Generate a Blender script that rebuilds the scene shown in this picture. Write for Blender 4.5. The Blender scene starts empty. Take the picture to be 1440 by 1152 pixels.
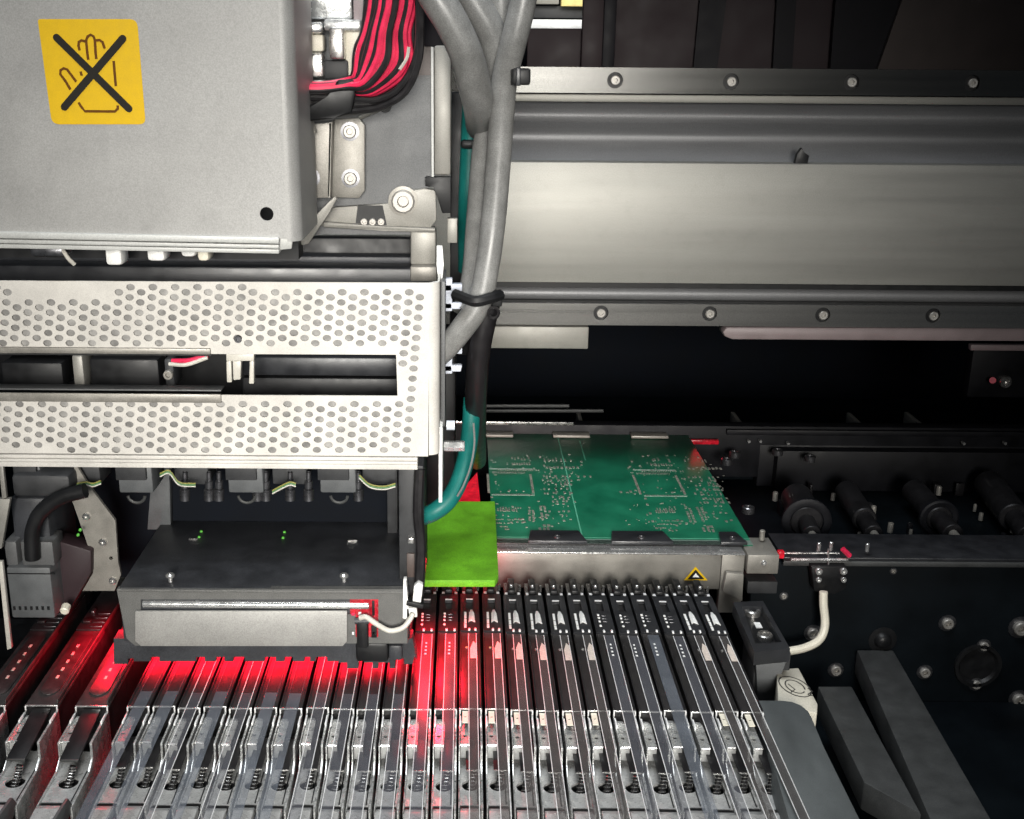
import bpy, bmesh, math, random
from mathutils import Vector, Matrix, geometry
random.seed(7)
sc = bpy.context.scene
sc.unit_settings.system = 'METRIC'
sc.unit_settings.scale_length = 0.01          # one unit = one centimetre
cos, sin, R = math.cos, math.sin, math.radians

# ------------------------------------------------------------------ camera
F, PX, PY = 1600.0, 650.0, 576.0               # focal length and principal point in photograph pixels
TH = math.atan(496.0 / F); ROLL = R(0.45); CH = 39.0
cam = bpy.data.cameras.new('camera'); camo = bpy.data.objects.new('camera', cam)
sc.collection.objects.link(camo); sc.camera = camo
cam.sensor_width = 36.0; cam.lens = 36.0 * F / 1440.0
cam.shift_x = (720.0 - PX) / 1440.0
cam.clip_start = 1.0; cam.clip_end = 2000.0
camo.matrix_world = Matrix.Translation((0, 0, CH)) @ Matrix.Rotation(R(90) - TH, 4, 'X') @ Matrix.Rotation(ROLL, 4, 'Z')

# ------------------------------------------------------------------ world, lamps, exposure
w = bpy.data.worlds.new('World'); sc.world = w; w.use_nodes = True
bg = w.node_tree.nodes['Background']; bg.inputs[0].default_value = (0.70, 0.84, 1.0, 1); bg.inputs[1].default_value = 0.06
def area(name, loc, target, sx, sy, power, col, spread=180):
    l = bpy.data.lights.new(name, 'AREA'); l.shape = 'RECTANGLE'; l.size = sx; l.size_y = sy
    l.energy = power; l.color = col; l.spread = R(spread)
    o = bpy.data.objects.new(name, l); sc.collection.objects.link(o)
    o.location = loc
    o.rotation_euler = (Vector(target) - Vector(loc)).to_track_quat('-Z', 'Y').to_euler()
    return o
area('room_window_light', (4, -70, 46), (-2, 74, 13), 50, 36, 21500, (1.0, 0.965, 0.90), 37)
area('room_ceiling_light', (-10, 48, 118), (2, 78, 2), 70, 30, 24000, (0.93, 0.97, 1.0), 70)
area('red_inspection_light', (-14.0, 71.0, 2.35), (-14.0, 70.2, -1), 22, 5.0, 17000, (1.0, 0.008, 0.028), 170)
area('red_side_light', (-2.6, 72.6, 5.6), (-1.2, 69.8, 0), 0.6, 2.2, 4600, (1.0, 0.008, 0.026), 92)
area('added_red_rail_light', (0.6, 81.5, 1.9), (2.2, 86, 1.0), 3.5, 0.5, 420, (1.0, 0.008, 0.028), 150)  # added red lamp under the lime plate, reddens the rail face
area('added_shelf_light', (14, 143, 50), (13, 150, 42), 14, 3, 900, (1.0, 0.97, 0.9), 100)  # added unseen lamp, brightens the rear shelf
sc.view_settings.view_transform = 'Standard'; sc.view_settings.look = 'None'
sc.view_settings.exposure = 0.0; sc.view_settings.gamma = 1.0

# ------------------------------------------------------------------ projection helpers (photograph pixel -> place)
def ray(px, py):
    u, v = px - PX, py - PY
    c, s = cos(ROLL), sin(ROLL)
    u, v = u * c + v * s, -u * s + v * c
    a, b = u / F, -v / F
    return Vector((a, cos(TH) + b * sin(TH), -sin(TH) + b * cos(TH)))
def atY(px, py, Y):
    d = ray(px, py); t = Y / d.y
    return Vector((d.x * t, Y, CH + d.z * t))
def atZ(px, py, Z):
    d = ray(px, py); t = (Z - CH) / d.z
    return Vector((d.x * t, d.y * t, Z))
def fy(py, Z): return atZ(650, py, Z).y

# ------------------------------------------------------------------ materials
MATS = {}
def mat(name, col, rough=0.5, metal=0.0, var=0.12, scale=1.5, bump=0.0, bscale=40.0, coat=0.0, emit=None,
        stretch=None, alpha=1.0, spec=0.5, rvar=0.08, grime=0.0, sss=0.0, speck=0.16):
    m = bpy.data.materials.new(name); m.use_nodes = True
    nt = m.node_tree; N = nt.nodes; L = nt.links
    p = N['Principled BSDF']
    tc = N.new('ShaderNodeTexCoord'); mp = N.new('ShaderNodeMapping')
    L.new(tc.outputs['Object'], mp.inputs[0])
    if stretch: mp.inputs['Scale'].default_value = stretch
    n1 = N.new('ShaderNodeTexNoise'); n1.inputs['Scale'].default_value = scale; n1.inputs['Detail'].default_value = 6
    L.new(mp.outputs[0], n1.inputs['Vector'])
    r1 = N.new('ShaderNodeMapRange'); r1.inputs[1].default_value = 0.3; r1.inputs[2].default_value = 0.7
    r1.inputs[3].default_value = 1 - var; r1.inputs[4].default_value = 1 + var
    L.new(n1.outputs['Fac'], r1.inputs[0])
    mx = N.new('ShaderNodeVectorMath'); mx.operation = 'SCALE'; mx.inputs[0].default_value = col[:3]
    n4 = N.new('ShaderNodeTexNoise'); n4.inputs['Scale'].default_value = 16.0; n4.inputs['Detail'].default_value = 2
    L.new(tc.outputs['Object'], n4.inputs['Vector'])
    r4 = N.new('ShaderNodeMapRange'); r4.inputs[1].default_value = 0.25; r4.inputs[2].default_value = 0.75
    r4.inputs[3].default_value = 1 - speck; r4.inputs[4].default_value = 1 + speck
    L.new(n4.outputs['Fac'], r4.inputs[0])
    m4 = N.new('ShaderNodeMath'); m4.operation = 'MULTIPLY'
    L.new(r1.outputs[0], m4.inputs[0]); L.new(r4.outputs[0], m4.inputs[1]); L.new(m4.outputs[0], mx.inputs['Scale'])
    out = mx.outputs[0]
    if grime:
        n3 = N.new('ShaderNodeTexNoise'); n3.inputs['Scale'].default_value = scale * 3.1; n3.inputs['Detail'].default_value = 8
        n3.inputs['Roughness'].default_value = 0.75
        L.new(tc.outputs['Object'], n3.inputs['Vector'])
        r3 = N.new('ShaderNodeMapRange'); r3.inputs[1].default_value = 0.52; r3.inputs[2].default_value = 0.72
        r3.inputs[3].default_value = 0.0; r3.inputs[4].default_value = grime
        L.new(n3.outputs['Fac'], r3.inputs[0])
        mm = N.new('ShaderNodeMix'); mm.data_type = 'VECTOR'
        L.new(r3.outputs[0], mm.inputs[0]); L.new(out, mm.inputs[4]); mm.inputs[5].default_value = [c * 0.45 for c in col[:3]]
        out = mm.outputs[1]
    L.new(out, p.inputs['Base Color'])
    r2 = N.new('ShaderNodeMapRange'); r2.inputs[1].default_value = 0.3; r2.inputs[2].default_value = 0.7
    r2.inputs[3].default_value = max(0.03, rough - rvar); r2.inputs[4].default_value = min(1, rough + rvar)
    L.new(n1.outputs['Fac'], r2.inputs[0]); L.new(r2.outputs[0], p.inputs['Roughness'])
    p.inputs['Metallic'].default_value = metal
    p.inputs['Specular IOR Level'].default_value = spec
    p.inputs['Coat Weight'].default_value = coat
    if sss:
        p.inputs['Subsurface Weight'].default_value = sss; p.inputs['Subsurface Radius'].default_value = (0.3, 0.3, 0.3)
    if bump:
        n2 = N.new('ShaderNodeTexNoise'); n2.inputs['Scale'].default_value = bscale; n2.inputs['Detail'].default_value = 4
        L.new(mp.outputs[0], n2.inputs['Vector'])
        b = N.new('ShaderNodeBump'); b.inputs['Strength'].default_value = bump; b.inputs['Distance'].default_value = 0.03
        L.new(n2.outputs['Fac'], b.inputs['Height']); L.new(b.outputs[0], p.inputs['Normal'])
    if emit:
        p.inputs['Emission Color'].default_value = (*emit[:3], 1); p.inputs['Emission Strength'].default_value = emit[3]
    if alpha < 1:
        p.inputs['Alpha'].default_value = alpha
    MATS[name] = m
    return m
mat('sheet', (0.272, 0.270, 0.262), 0.52, 0.2, 0.16, 0.16, 0.12, 25, grime=0.24, spec=0.35, speck=0.16)
mat('plate_silver', (0.34, 0.335, 0.32), 0.5, 0.3, 0.07, 0.5, 0.2, 20, grime=0.15, speck=0.2)
mat('sheet_edge', (0.38, 0.385, 0.372), 0.5, 0.1, 0.06, 0.8)
mat('perforated', (0.535, 0.517, 0.483), 0.5, 0.0, 0.12, 0.35, 0.06, 30, grime=0.2, spec=0.3, speck=0.12)
mat('perforated_back', (0.225, 0.22, 0.212), 0.6, 0.1, 0.5, 0.9)
mat('gantry_plate', (0.272, 0.266, 0.243), 0.50, 0.52, 0.09, 0.25, 0.06, 30, stretch=(0.2, 1, 4), rvar=0.04, grime=0.14, speck=0.22)
mat('gantry_rail', (0.058, 0.0575, 0.055), 0.24, 0.92, 0.05, 0.3, 0.03, 40, stretch=(0.1, 1, 4), rvar=0.03)
mat('gantry_rail_lightened', (0.175, 0.172, 0.164), 0.29, 0.9, 0.05, 0.3, 0.03, 40, stretch=(0.1, 1, 4), rvar=0.03)  # same rail metal, colour lightened where the key lamp is not reflected
mat('gantry_grey', (0.17, 0.172, 0.178), 0.5, 0.35, 0.10, 0.4, 0.05, 30, stretch=(0.2, 1, 2), speck=0.2)
mat('gantry_dark', (0.06, 0.06, 0.062), 0.45, 0.4, 0.2, 0.5)
mat('chassis', (0.105, 0.107, 0.109), 0.5, 0.2, 0.10, 0.6, 0.2, 30, spec=0.3, grime=0.2, speck=0.25)
mat('chassis_light', (0.25, 0.242, 0.22), 0.5, 0.3, 0.08, 0.7, 0.08, 30, grime=0.15)
mat('bracket', (0.235, 0.223, 0.20), 0.46, 0.35, 0.14, 0.9, 0.1, 20, grime=0.3, speck=0.2)
mat('steel', (0.62, 0.61, 0.59), 0.28, 0.95, 0.12, 2.0, 0.1, 30)
mat('steel_bright', (0.80, 0.80, 0.79), 0.24, 0.85, 0.05, 2.0)
mat('steel_dark', (0.17, 0.17, 0.18), 0.32, 0.9, 0.2, 2.0)
mat('cast_metal', (0.58, 0.59, 0.585), 0.27, 0.72, 0.25, 1.6, 0.55, 7, grime=0.45)
mat('black', (0.008, 0.0082, 0.009), 0.45, 0.0, 0.3, 1.0, 0.1, 40, spec=0.3)
mat('black_panel', (0.0035, 0.0052, 0.0068), 0.55, 0.0, 0.35, 0.25, 0.05, 40, spec=0.06)
mat('black_void', (0.0042, 0.0055, 0.0085), 0.8, 0.0, 0.2, 0.3, spec=0.1)
mat('anodised', (0.020, 0.021, 0.024), 0.36, 0.1, 0.25, 0.8, 0.12, 60)
mat('head_black', (0.034, 0.036, 0.041), 0.45, 0.0, 0.25, 0.6, 0.25, 30, spec=0.35, speck=0.4)
mat('head_grey', (0.108, 0.108, 0.104), 0.60, 0.1, 0.12, 1.0, 0.7, 16, speck=0.35)
mat('dark_plastic', (0.032, 0.033, 0.035), 0.5, 0.0, 0.2, 1.2, 0.15, 40, spec=0.3)
mat('grey_plastic', (0.085, 0.09, 0.094), 0.5, 0.0, 0.15, 1.0, 0.15, 40)
mat('conduit', (0.175, 0.175, 0.170), 0.36, 0.0, 0.16, 0.9, 0.2, 16, grime=0.4, spec=0.5, speck=0.28)
mat('teal', (0.006, 0.125, 0.112), 0.45, 0.0, 0.12, 1.0, spec=0.3)
mat('lime', (0.145, 0.43, 0.018), 0.6, 0.0, 0.22, 0.6, 0.5, 14, spec=0.3, grime=0.25, speck=0.35)
mat('wire_red', (0.60, 0.020, 0.070), 0.40, 0.0, 0.2, 1.5)
mat('wire_black', (0.012, 0.011, 0.012), 0.36, 0.0, 0.15, 1.5)
mat('wire_white', (0.50, 0.48, 0.43), 0.4, 0.0, 0.08, 1.5)
mat('wire_yellow', (0.22, 0.21, 0.05), 0.5)
mat('wire_green', (0.08, 0.19, 0.07), 0.5)
mat('ivory', (0.70, 0.66, 0.55), 0.4, 0.0, 0.06, 1.0)
mat('white', (0.78, 0.78, 0.76), 0.45, 0.0, 0.08, 3.0)
mat('pale_clip', (0.50, 0.53, 0.60), 0.4, 0.0, 0.08, 1.0)
mat('cream', (0.52, 0.49, 0.41), 0.5, 0.0, 0.08, 0.8, 0.05, 20, grime=0.1)
mat('ink', (0.035, 0.033, 0.03), 0.6)
mat('yellow', (0.60, 0.375, 0.003), 0.5, 0.0, 0.04, 2.0, spec=0.2, speck=0.06)
mat('sticker_black', (0.016, 0.014, 0.011), 0.6, spec=0.12)
mat('sticker_brown', (0.11, 0.040, 0.003), 0.6, spec=0.12)
mat('pcb', (0.006, 0.115, 0.060), 0.42, 0.0, 0.28, 0.3, 0.08, 30, speck=0.22)
mat('pcb_edge', (0.14, 0.20, 0.17), 0.5, 0.0, 0.15, 1.0)
mat('pcb_line', (0.10, 0.36, 0.24), 0.5)
mat('solder', (0.31, 0.30, 0.255), 0.35, 0.5, 0.5, 4.0)
mat('silk', (0.26, 0.34, 0.28), 0.5)
mat('rail_face', (0.24, 0.228, 0.205), 0.42, 0.5, 0.12, 0.5, 0.15, 20, grime=0.25)
mat('pink_bar', (0.26, 0.21, 0.215), 0.5, 0.0, 0.1, 0.6)
mat('maroon', (0.030, 0.018, 0.021), 0.55, 0.0, 0.06, 0.3, spec=0.3)
mat('brown_panel', (0.075, 0.056, 0.050), 0.5, 0.0, 0.12, 0.3)
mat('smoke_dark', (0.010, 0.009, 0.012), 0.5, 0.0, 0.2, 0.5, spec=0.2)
mat('shaded_bay_metal', (0.017, 0.0165, 0.018), 0.45, 0.4, 0.3, 1.0, grime=0.3, spec=0.3)  # metal with the shade of the bay put into its colour
mat('bay_black', (0.006, 0.0062, 0.008), 0.5, 0.0, 0.4, 0.5, spec=0.2)
mat('cap_screw', (0.33, 0.315, 0.29), 0.42, 0.45, 0.15, 2.0)
mat('bar_grey', (0.046, 0.048, 0.048), 0.55, 0.15, 0.2, 0.5, 0.15, 20, grime=0.35, speck=0.3)
mat('plate_grey', (0.10, 0.11, 0.112), 0.5, 0.25, 0.18, 0.6, 0.1, 30, stretch=(1, 0.3, 1), grime=0.25)
mat('led_green', (0.08, 0.3, 0.04), 0.4, emit=(0.15, 0.9, 0.08, 0.16))
mat('red_glow', (0.45, 0.008, 0.02), 0.35, 0.0, 0.6, 2.0, 0.6, 5, emit=(1.0, 0.01, 0.03, 0.22))  # red light put into colour and emission
mat('red_glow_dim', (0.32, 0.006, 0.015), 0.25, 0.0, 0.6, 2.0, 0.8, 5, emit=(1.0, 0.01, 0.03, 0.07))  # dimmer red light put into colour and emission
mat('feeder_black', (0.013, 0.0125, 0.0135), 0.38, 0.1, 0.25, 1.4, 0.2, 30, spec=0.35)
mat('base_metal', (0.48, 0.485, 0.48), 0.30, 0.35, 0.2, 1.4, 0.35, 9, grime=0.4, speck=0.2)
mat('wide_cover', (0.040, 0.036, 0.036), 0.42, 0.2, 0.3, 1.1, 0.4, 14, grime=0.4, speck=0.4)
mat('feeder_cover', (0.020, 0.0185, 0.019), 0.40, 0.15, 0.3, 1.1, 0.25, 20, grime=0.3, speck=0.35, spec=0.3)
mat('tape_label', (0.60, 0.52, 0.46), 0.5, 0.0, 0.2, 6.0)
mat('film', (0.15, 0.155, 0.18), 0.28, 0.0, 0.2, 0.5, 0.2, 4, alpha=0.22, spec=0.4)
mat('film_blue', (0.18, 0.20, 0.235), 0.20, 0.0, 0.3, 0.4, 0.2, 3, alpha=0.30)
mat('film_clear', (0.10, 0.092, 0.09), 0.30, 0.0, 0.2, 0.5, 0.2, 4, alpha=0.40, spec=0.35)
mat('film_edge_and_glint', (0.74, 0.74, 0.74), 0.3, 0.1, 0.1, 1.0)  # pale film edges, also painted glints on metal parts
mat('backdrop_white', (0.75, 0.77, 0.80), 0.6)
mat('backdrop_yellow', (0.75, 0.62, 0.25), 0.6)
mat('orange', (0.35, 0.12, 0.05), 0.5)

# ------------------------------------------------------------------ objects
COL = sc.collection
WLOC = {}
def wl(o): return WLOC.get(o.name, Vector((0, 0, 0)))
def empty(name, loc, label, cat, group=None):
    o = bpy.data.objects.new(name, None); COL.objects.link(o)
    o.empty_display_size = 1.0; o.location = loc; WLOC[o.name] = Vector(loc)
    return tag(o, label, cat, group)
def tag(o, label=None, cat=None, group=None, kind=None):
    if label: o['label'] = label
    if cat: o['category'] = cat
    if group: o['group'] = group
    if kind: o['kind'] = kind
    return o
def catmull(pts, n=6):
    pts = [Vector(p) for p in pts]
    if len(pts) < 3: return pts
    P = [pts[0] * 2 - pts[1]] + pts + [pts[-1] * 2 - pts[-2]]
    out = []
    for i in range(1, len(P) - 2):
        a, b, c, d = P[i - 1], P[i], P[i + 1], P[i + 2]
        for k in range(n):
            t = k / n
            out.append(0.5 * ((2 * b) + (c - a) * t + (2 * a - 5 * b + 4 * c - d) * t * t + (3 * b - a - 3 * c + d) * t ** 3))
    out.append(P[-2]); return out
class MB:
    def __init__(s): s.bm = bmesh.new(); s.mi = 0
    def _new(s, f0):
        for f in s.bm.faces:
            if f.index == -1 or f not in f0: pass
    def _face(s, vs):
        try:
            f = s.bm.faces.new(vs); f.material_index = s.mi; return f
        except ValueError: return None
    def box(s, x0, x1, y0, y1, z0, z1, b=0.0, seg=2):
        if x0 > x1: x0, x1 = x1, x0
        if y0 > y1: y0, y1 = y1, y0
        if z0 > z1: z0, z1 = z1, z0
        v = [s.bm.verts.new(p) for p in ((x0,y0,z0),(x1,y0,z0),(x1,y1,z0),(x0,y1,z0),(x0,y0,z1),(x1,y0,z1),(x1,y1,z1),(x0,y1,z1))]
        fs = [s._face([v[i] for i in q]) for q in ((3,2,1,0),(4,5,6,7),(0,1,5,4),(1,2,6,5),(2,3,7,6),(3,0,4,7))]
        s._bev(fs, b, seg); return s
    def _bev(s, fs, b, seg):
        if b > 0:
            ed = list({e for f in fs if f for e in f.edges})
            r = bmesh.ops.bevel(s.bm, geom=ed, offset=b, segments=seg, profile=0.5, affect='EDGES', clamp_overlap=True)
            for f in r['faces']: f.material_index = s.mi
    def prism(s, pts, vec, b=0.0, seg=2):
        vec = Vector(vec)
        a = [s.bm.verts.new(p) for p in pts]; c = [s.bm.verts.new(Vector(p) + vec) for p in pts]
        n = len(pts); fs = [s._face(a), s._face(c[::-1])]
        for i in range(n): fs.append(s._face([a[i], c[i], c[(i+1) % n], a[(i+1) % n]]))
        s._bev(fs, b, seg); return s
    def holes(s, outer, inner, vec):
        """flat sheet with real openings: outline and holes tessellated, then given thickness"""
        vec = Vector(vec); loops = [[Vector(p) for p in lp] for lp in [outer] + inner]
        o = loops[0][0]; ax = (loops[0][1] - o).normalized(); nn = vec.normalized(); ay = nn.cross(ax).normalized()
        V2 = []; E = []; own = []; V3 = []
        for li, lp in enumerate(loops):
            b = len(V2); n = len(lp)
            for i, p in enumerate(lp):
                V2.append(Vector(((p - o).dot(ax), (p - o).dot(ay)))); V3.append(p); own.append(li); E.append((b + i, b + (i + 1) % n))
        def inside(q, poly):
            c = False; j = len(poly) - 1
            for i in range(len(poly)):
                a, b = poly[i], poly[j]
                if (a.y > q.y) != (b.y > q.y) and q.x < (b.x - a.x) * (q.y - a.y) / (b.y - a.y) + a.x: c = not c
                j = i
            return c
        ov, oe, of, iv, ie, if_ = geometry.delaunay_2d_cdt(V2, E, [], 0, 1e-6)
        idx = [g[0] if g else -1 for g in iv]; start = {}
        for i, li in enumerate(own): start.setdefault(li, []).append(V2[i])
        tris = []
        for t in of:
            k = [idx[i] for i in t]
            if -1 in k: continue
            ls = {own[i] for i in k}; c = (V2[k[0]] + V2[k[1]] + V2[k[2]]) / 3
            if len(ls) == 1:
                li = ls.pop()
                if li and inside(c, start[li]): continue
                if not li and not inside(c, start[0]): continue
            elif not inside(c, start[0]): continue
            tris.append(k)
        f = [s.bm.verts.new(p) for p in V3]; g = [s.bm.verts.new(p + vec) for p in V3]
        for k in tris: s._face([f[i] for i in k]); s._face([g[i] for i in k[::-1]])
        for i, j in E: s._face([f[i], f[j], g[j], g[i]])
        return s
    def ring(s, c, u, v, r, seg): return [s.bm.verts.new(c + u * (r * cos(2*math.pi*i/seg)) + v * (r * sin(2*math.pi*i/seg))) for i in range(seg)]
    @staticmethod
    def frame(d):
        d = d.normalized(); a = Vector((0,0,1)) if abs(d.z) < 0.9 else Vector((1,0,0))
        u = d.cross(a).normalized(); return u, d.cross(u).normalized()
    def lathe(s, base, axis, prof, seg=16):
        base = Vector(base); axis = Vector(axis).normalized(); u, v = s.frame(axis); prev = None
        for (r, h) in prof:
            c = base + axis * h
            cur = [s.bm.verts.new(c)] if r < 1e-6 else s.ring(c, u, v, r, seg)
            if prev is not None:
                if len(prev) == 1 and len(cur) > 1:
                    for i in range(seg): s._face([prev[0], cur[i], cur[(i+1) % seg]])
                elif len(cur) == 1 and len(prev) > 1:
                    for i in range(seg): s._face([prev[i], cur[0], prev[(i+1) % seg]])
                elif len(cur) > 1:
                    for i in range(seg): s._face([prev[i], cur[i], cur[(i+1) % seg], prev[(i+1) % seg]])
            prev = cur
        return s
    def cyl(s, p0, p1, r0, r1=None, seg=16, bev=0.0):
        p0, p1 = Vector(p0), Vector(p1); r1 = r0 if r1 is None else r1; L = (p1 - p0).length
        if bev: return s.lathe(p0, p1 - p0, [(0,0),(r0-bev,0),(r0,bev),(r1,L-bev),(r1-bev,L),(0,L)], seg)
        return s.lathe(p0, p1 - p0, [(0,0),(r0,0),(r1,L),(0,L)], seg)
    def tube(s, pts, r, seg=10, n=6, rf=None):
        P = catmull(pts, n); prev = None; u = None
        for i, p in enumerate(P):
            d = (P[min(i+1, len(P)-1)] - P[max(i-1, 0)]).normalized()
            if u is None: u, v = s.frame(d)
            u = (u - d * u.dot(d)).normalized(); v = d.cross(u)
            rr = r * (rf(i / (len(P) - 1)) if rf else 1.0)
            cur = s.ring(p, u, v, rr, seg)
            if prev:
                for k in range(seg): s._face([prev[k], prev[(k+1) % seg], cur[(k+1) % seg], cur[k]])
            else: s._face(cur[::-1])
            prev = cur
        s._face(prev); return s
    def stroke(s, pts, wd, nrm, th):
        """flat line of a given width lying on a surface"""
        nrm = Vector(nrm).normalized(); P = [Vector(p) for p in pts]; Lp = []; Rp = []
        for i, p in enumerate(P):
            d = (P[min(i+1, len(P)-1)] - P[max(i-1, 0)]).normalized(); sd = d.cross(nrm).normalized() * (wd / 2)
            Lp.append(p + sd + nrm * th); Rp.append(p - sd + nrm * th)
        a = [s.bm.verts.new(p) for p in Lp]; b = [s.bm.verts.new(p) for p in Rp]
        for i in range(len(P) - 1): s._face([a[i], b[i], b[i+1], a[i+1]])
        return s
    def build(s, name, mats, parent=None, smooth=35):
        bm = s.bm; bmesh.ops.recalc_face_normals(bm, faces=bm.faces)
        lo = Vector((1e9,)*3); hi = -lo
        for v in bm.verts:
            for k in range(3): lo[k] = min(lo[k], v.co[k]); hi[k] = max(hi[k], v.co[k])
        c = Vector(((lo.x + hi.x)/2, (lo.y + hi.y)/2, lo.z))
        bmesh.ops.translate(bm, verts=bm.verts, vec=-c)
        me = bpy.data.meshes.new(name); bm.to_mesh(me); bm.free()
        if smooth:
            me.polygons.foreach_set('use_smooth', [True] * len(me.polygons)); me.set_sharp_from_angle(angle=R(smooth))
        for m in ([mats] if isinstance(mats, str) else mats): me.materials.append(MATS[m])
        o = bpy.data.objects.new(name, me); COL.objects.link(o)
        if parent: o.parent = parent; o.location = c - wl(parent)
        else: o.location = c
        WLOC[o.name] = c
        return o
def pbox(name, m, par, px0, px1, py0, py1, Y, th, b=0.05):
    """box whose front face covers a rectangle of the picture at depth Y"""
    A = atY(px0, py0, Y); B = atY(px1, py1, Y)
    return MB().box(A.x, B.x, Y, Y + th, B.z, A.z, b).build(name, m, par)
def pplate(name, m, par, pts, Y, th, b=0.0):
    return MB().prism([atY(x, y, Y) for x, y in pts], (0, th, 0), b).build(name, m, par)
def zplate(name, m, par, pts, Z, th, b=0.0):
    return MB().prism([atZ(x, y, Z) for x, y in pts], (0, 0, -th), b).build(name, m, par)
def screw(par, p, axis, r, m='steel', h=None, name='screw'):
    h = h or r * 0.7
    return MB().lathe(p, axis, [(0, h*0.25), (r*0.42, h*0.25), (r*0.5, h), (r*0.86, h), (r, h*0.8), (r, -h*0.5)], 14).build(name, m, par)
def circle(c, u, v, r, n=12, ph=0.0): return [Vector(c) + Vector(u)*(r*cos(2*math.pi*i/n+ph)) + Vector(v)*(r*sin(2*math.pi*i/n+ph)) for i in range(n)]
FR, UP = Vector((0, -1, 0)), Vector((0, 0, 1))

# ================================================================== THE SETTING
tag(MB().box(-110, 130, 40, 240, -24, -22).build('machine_floor', 'black_panel'), kind='structure')
tag(MB().box(-110, 130, 178, 180, -22, 140).build('back_wall', 'black_void'), kind='structure')
tag(MB().box(88, 90, 40, 178, -22, 140).build('side_wall', 'black_void'), kind='structure')
zb = -5.2
tag(MB().box(-40, 20.6, 40, 84, -9, zb, 0.2).build('feeder_bed', 'black'), kind='structure')

# ================================================================== GANTRY BEAM
GY = 100.0
gantry = empty('gantry_beam', (30, GY, atY(1000, 458, GY).z), 'long horizontal aluminium gantry beam crossing behind the grey conduits', 'gantry')
X0, X1 = -60.0, 74.0
def zz(py, Y=GY): return atY(1000, py, Y).z
def gbar(name, m, py0, py1, Y, th, b=0.08, x0=X0, x1=X1):
    return MB().box(x0, x1, Y, Y + th, zz(py1, Y), zz(py0, Y), b).build(name, m, gantry)
gbar('upper_rail', 'gantry_rail', 96, 132, GY - 1.6, 3.0, 0.12)
gbar('rail_step', 'gantry_plate', 134, 145, GY - 1.2, 3.0)
# hollow channel between upper rail and cover plate
prof = []
for i in range(13):
    t = i / 12; py = 146 + (231 - 146) * t
    prof.append((GY + 0.6 + 1.5 * sin(math.pi * t) ** 0.8 - 0.9 * max(0, 1 - abs(t - 0.36) / 0.16), zz(py)))
poly = [Vector((X0, y, z)) for y, z in prof] + [Vector((X0, GY + 6, prof[-1][1])), Vector((X0, GY + 6, prof[0][1]))]
MB().prism(poly, (X1 - X0, 0, 0)).build('channel', 'gantry_grey', gantry, 60)
gbar('cover_plate', 'gantry_plate', 230, 399, GY - 1.8, 2.0, 0.05)
gbar('seam_strip', 'black', 398, 406, GY - 0.6, 3.0, 0)
MB().cyl((X0, GY + 0.2, zz(414)), (X1, GY + 0.2, zz(414)), abs(zz(405) - zz(424)) / 2, seg=20).build('edge_roll', 'gantry_grey', gantry)
gbar('lower_rail', 'gantry_rail', 427, 457, GY - 1.6, 3.0, 0.12)
gbar('beam_core', 'gantry_dark', 132, 452, GY + 3.2, 12, 0.3)
for nm, lst, py0, py1 in (('upper_rail', ((865,113),(1028,115),(1197,116),(1367,117),(702,112)), 96, 132), ('lower_rail', ((845,440),(998,441),(1157,443),(1312,444),(692,440)), 427, 457)):
    yy = GY - 1.6; z0, z1 = zz(py1, yy) , zz(py0, yy)
    MB().holes([Vector((X0,yy-.45,z0)), Vector((X1,yy-.45,z0)), Vector((X1,yy-.45,z1)), Vector((X0,yy-.45,z1))],
               [circle(atY(x, y, yy-.45), (1,0,0), (0,0,1), .66, 20) for x, y in lst], (0, .44, 0)).build(nm + '_face', 'gantry_rail' if nm[0] == 'u' else 'gantry_rail_lightened', gantry)
    for x, y in lst:
        p = atY(x, y, yy)
        MB().lathe(p, FR, [(.68, .0), (.68, .02), (0, .02)], 18).build('counterbore', 'black', gantry)
        screw(gantry, p, FR, .40, 'cap_screw', .26)
p = atY(1121, 219, GY)
MB().prism([p + Vector(q) for q in ((-.5,-1.2,-.7),(-.35,-1.2,.2),(0,-1.2,.75),(.25,-1.2,.3),(.7,-1.2,.1),(.6,-1.2,-.7))], (0, .6, 0), 0.05).build('cable_stub', ['black'], gantry)
pbox('slide_block', 'chassis_light', gantry, 680, 827, 459, 491, GY - 0.4, 6, 0.1)
tag(pplate('pale_bar', 'pink_bar', None, [(1016,468),(1022,460),(1500,462),(1500,481),(1030,478),(1020,474)], GY + 4, 2.0, 0.2),
    'pale pinkish horizontal bar under the right end of the gantry beam', 'bar')
so = empty('sensor_bracket', atY(1405, 560, 120), 'dim black bracket with a small red tip below the pale bar', 'bracket')
pbox('plate', 'bay_black', so, 1370, 1460, 486, 560, 119, 1.5, 0.2)
pbox('lip', 'pink_bar', so, 1366, 1460, 485, 494, 118, 0.8, 0.1)
MB().cyl(atY(1396, 535, 118.6), atY(1396, 535, 117.6), 0.35, seg=10).build('red_tip', 'wire_red', so)
screw(so, atY(1412, 536, 119), FR, 0.7, 'steel')

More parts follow.
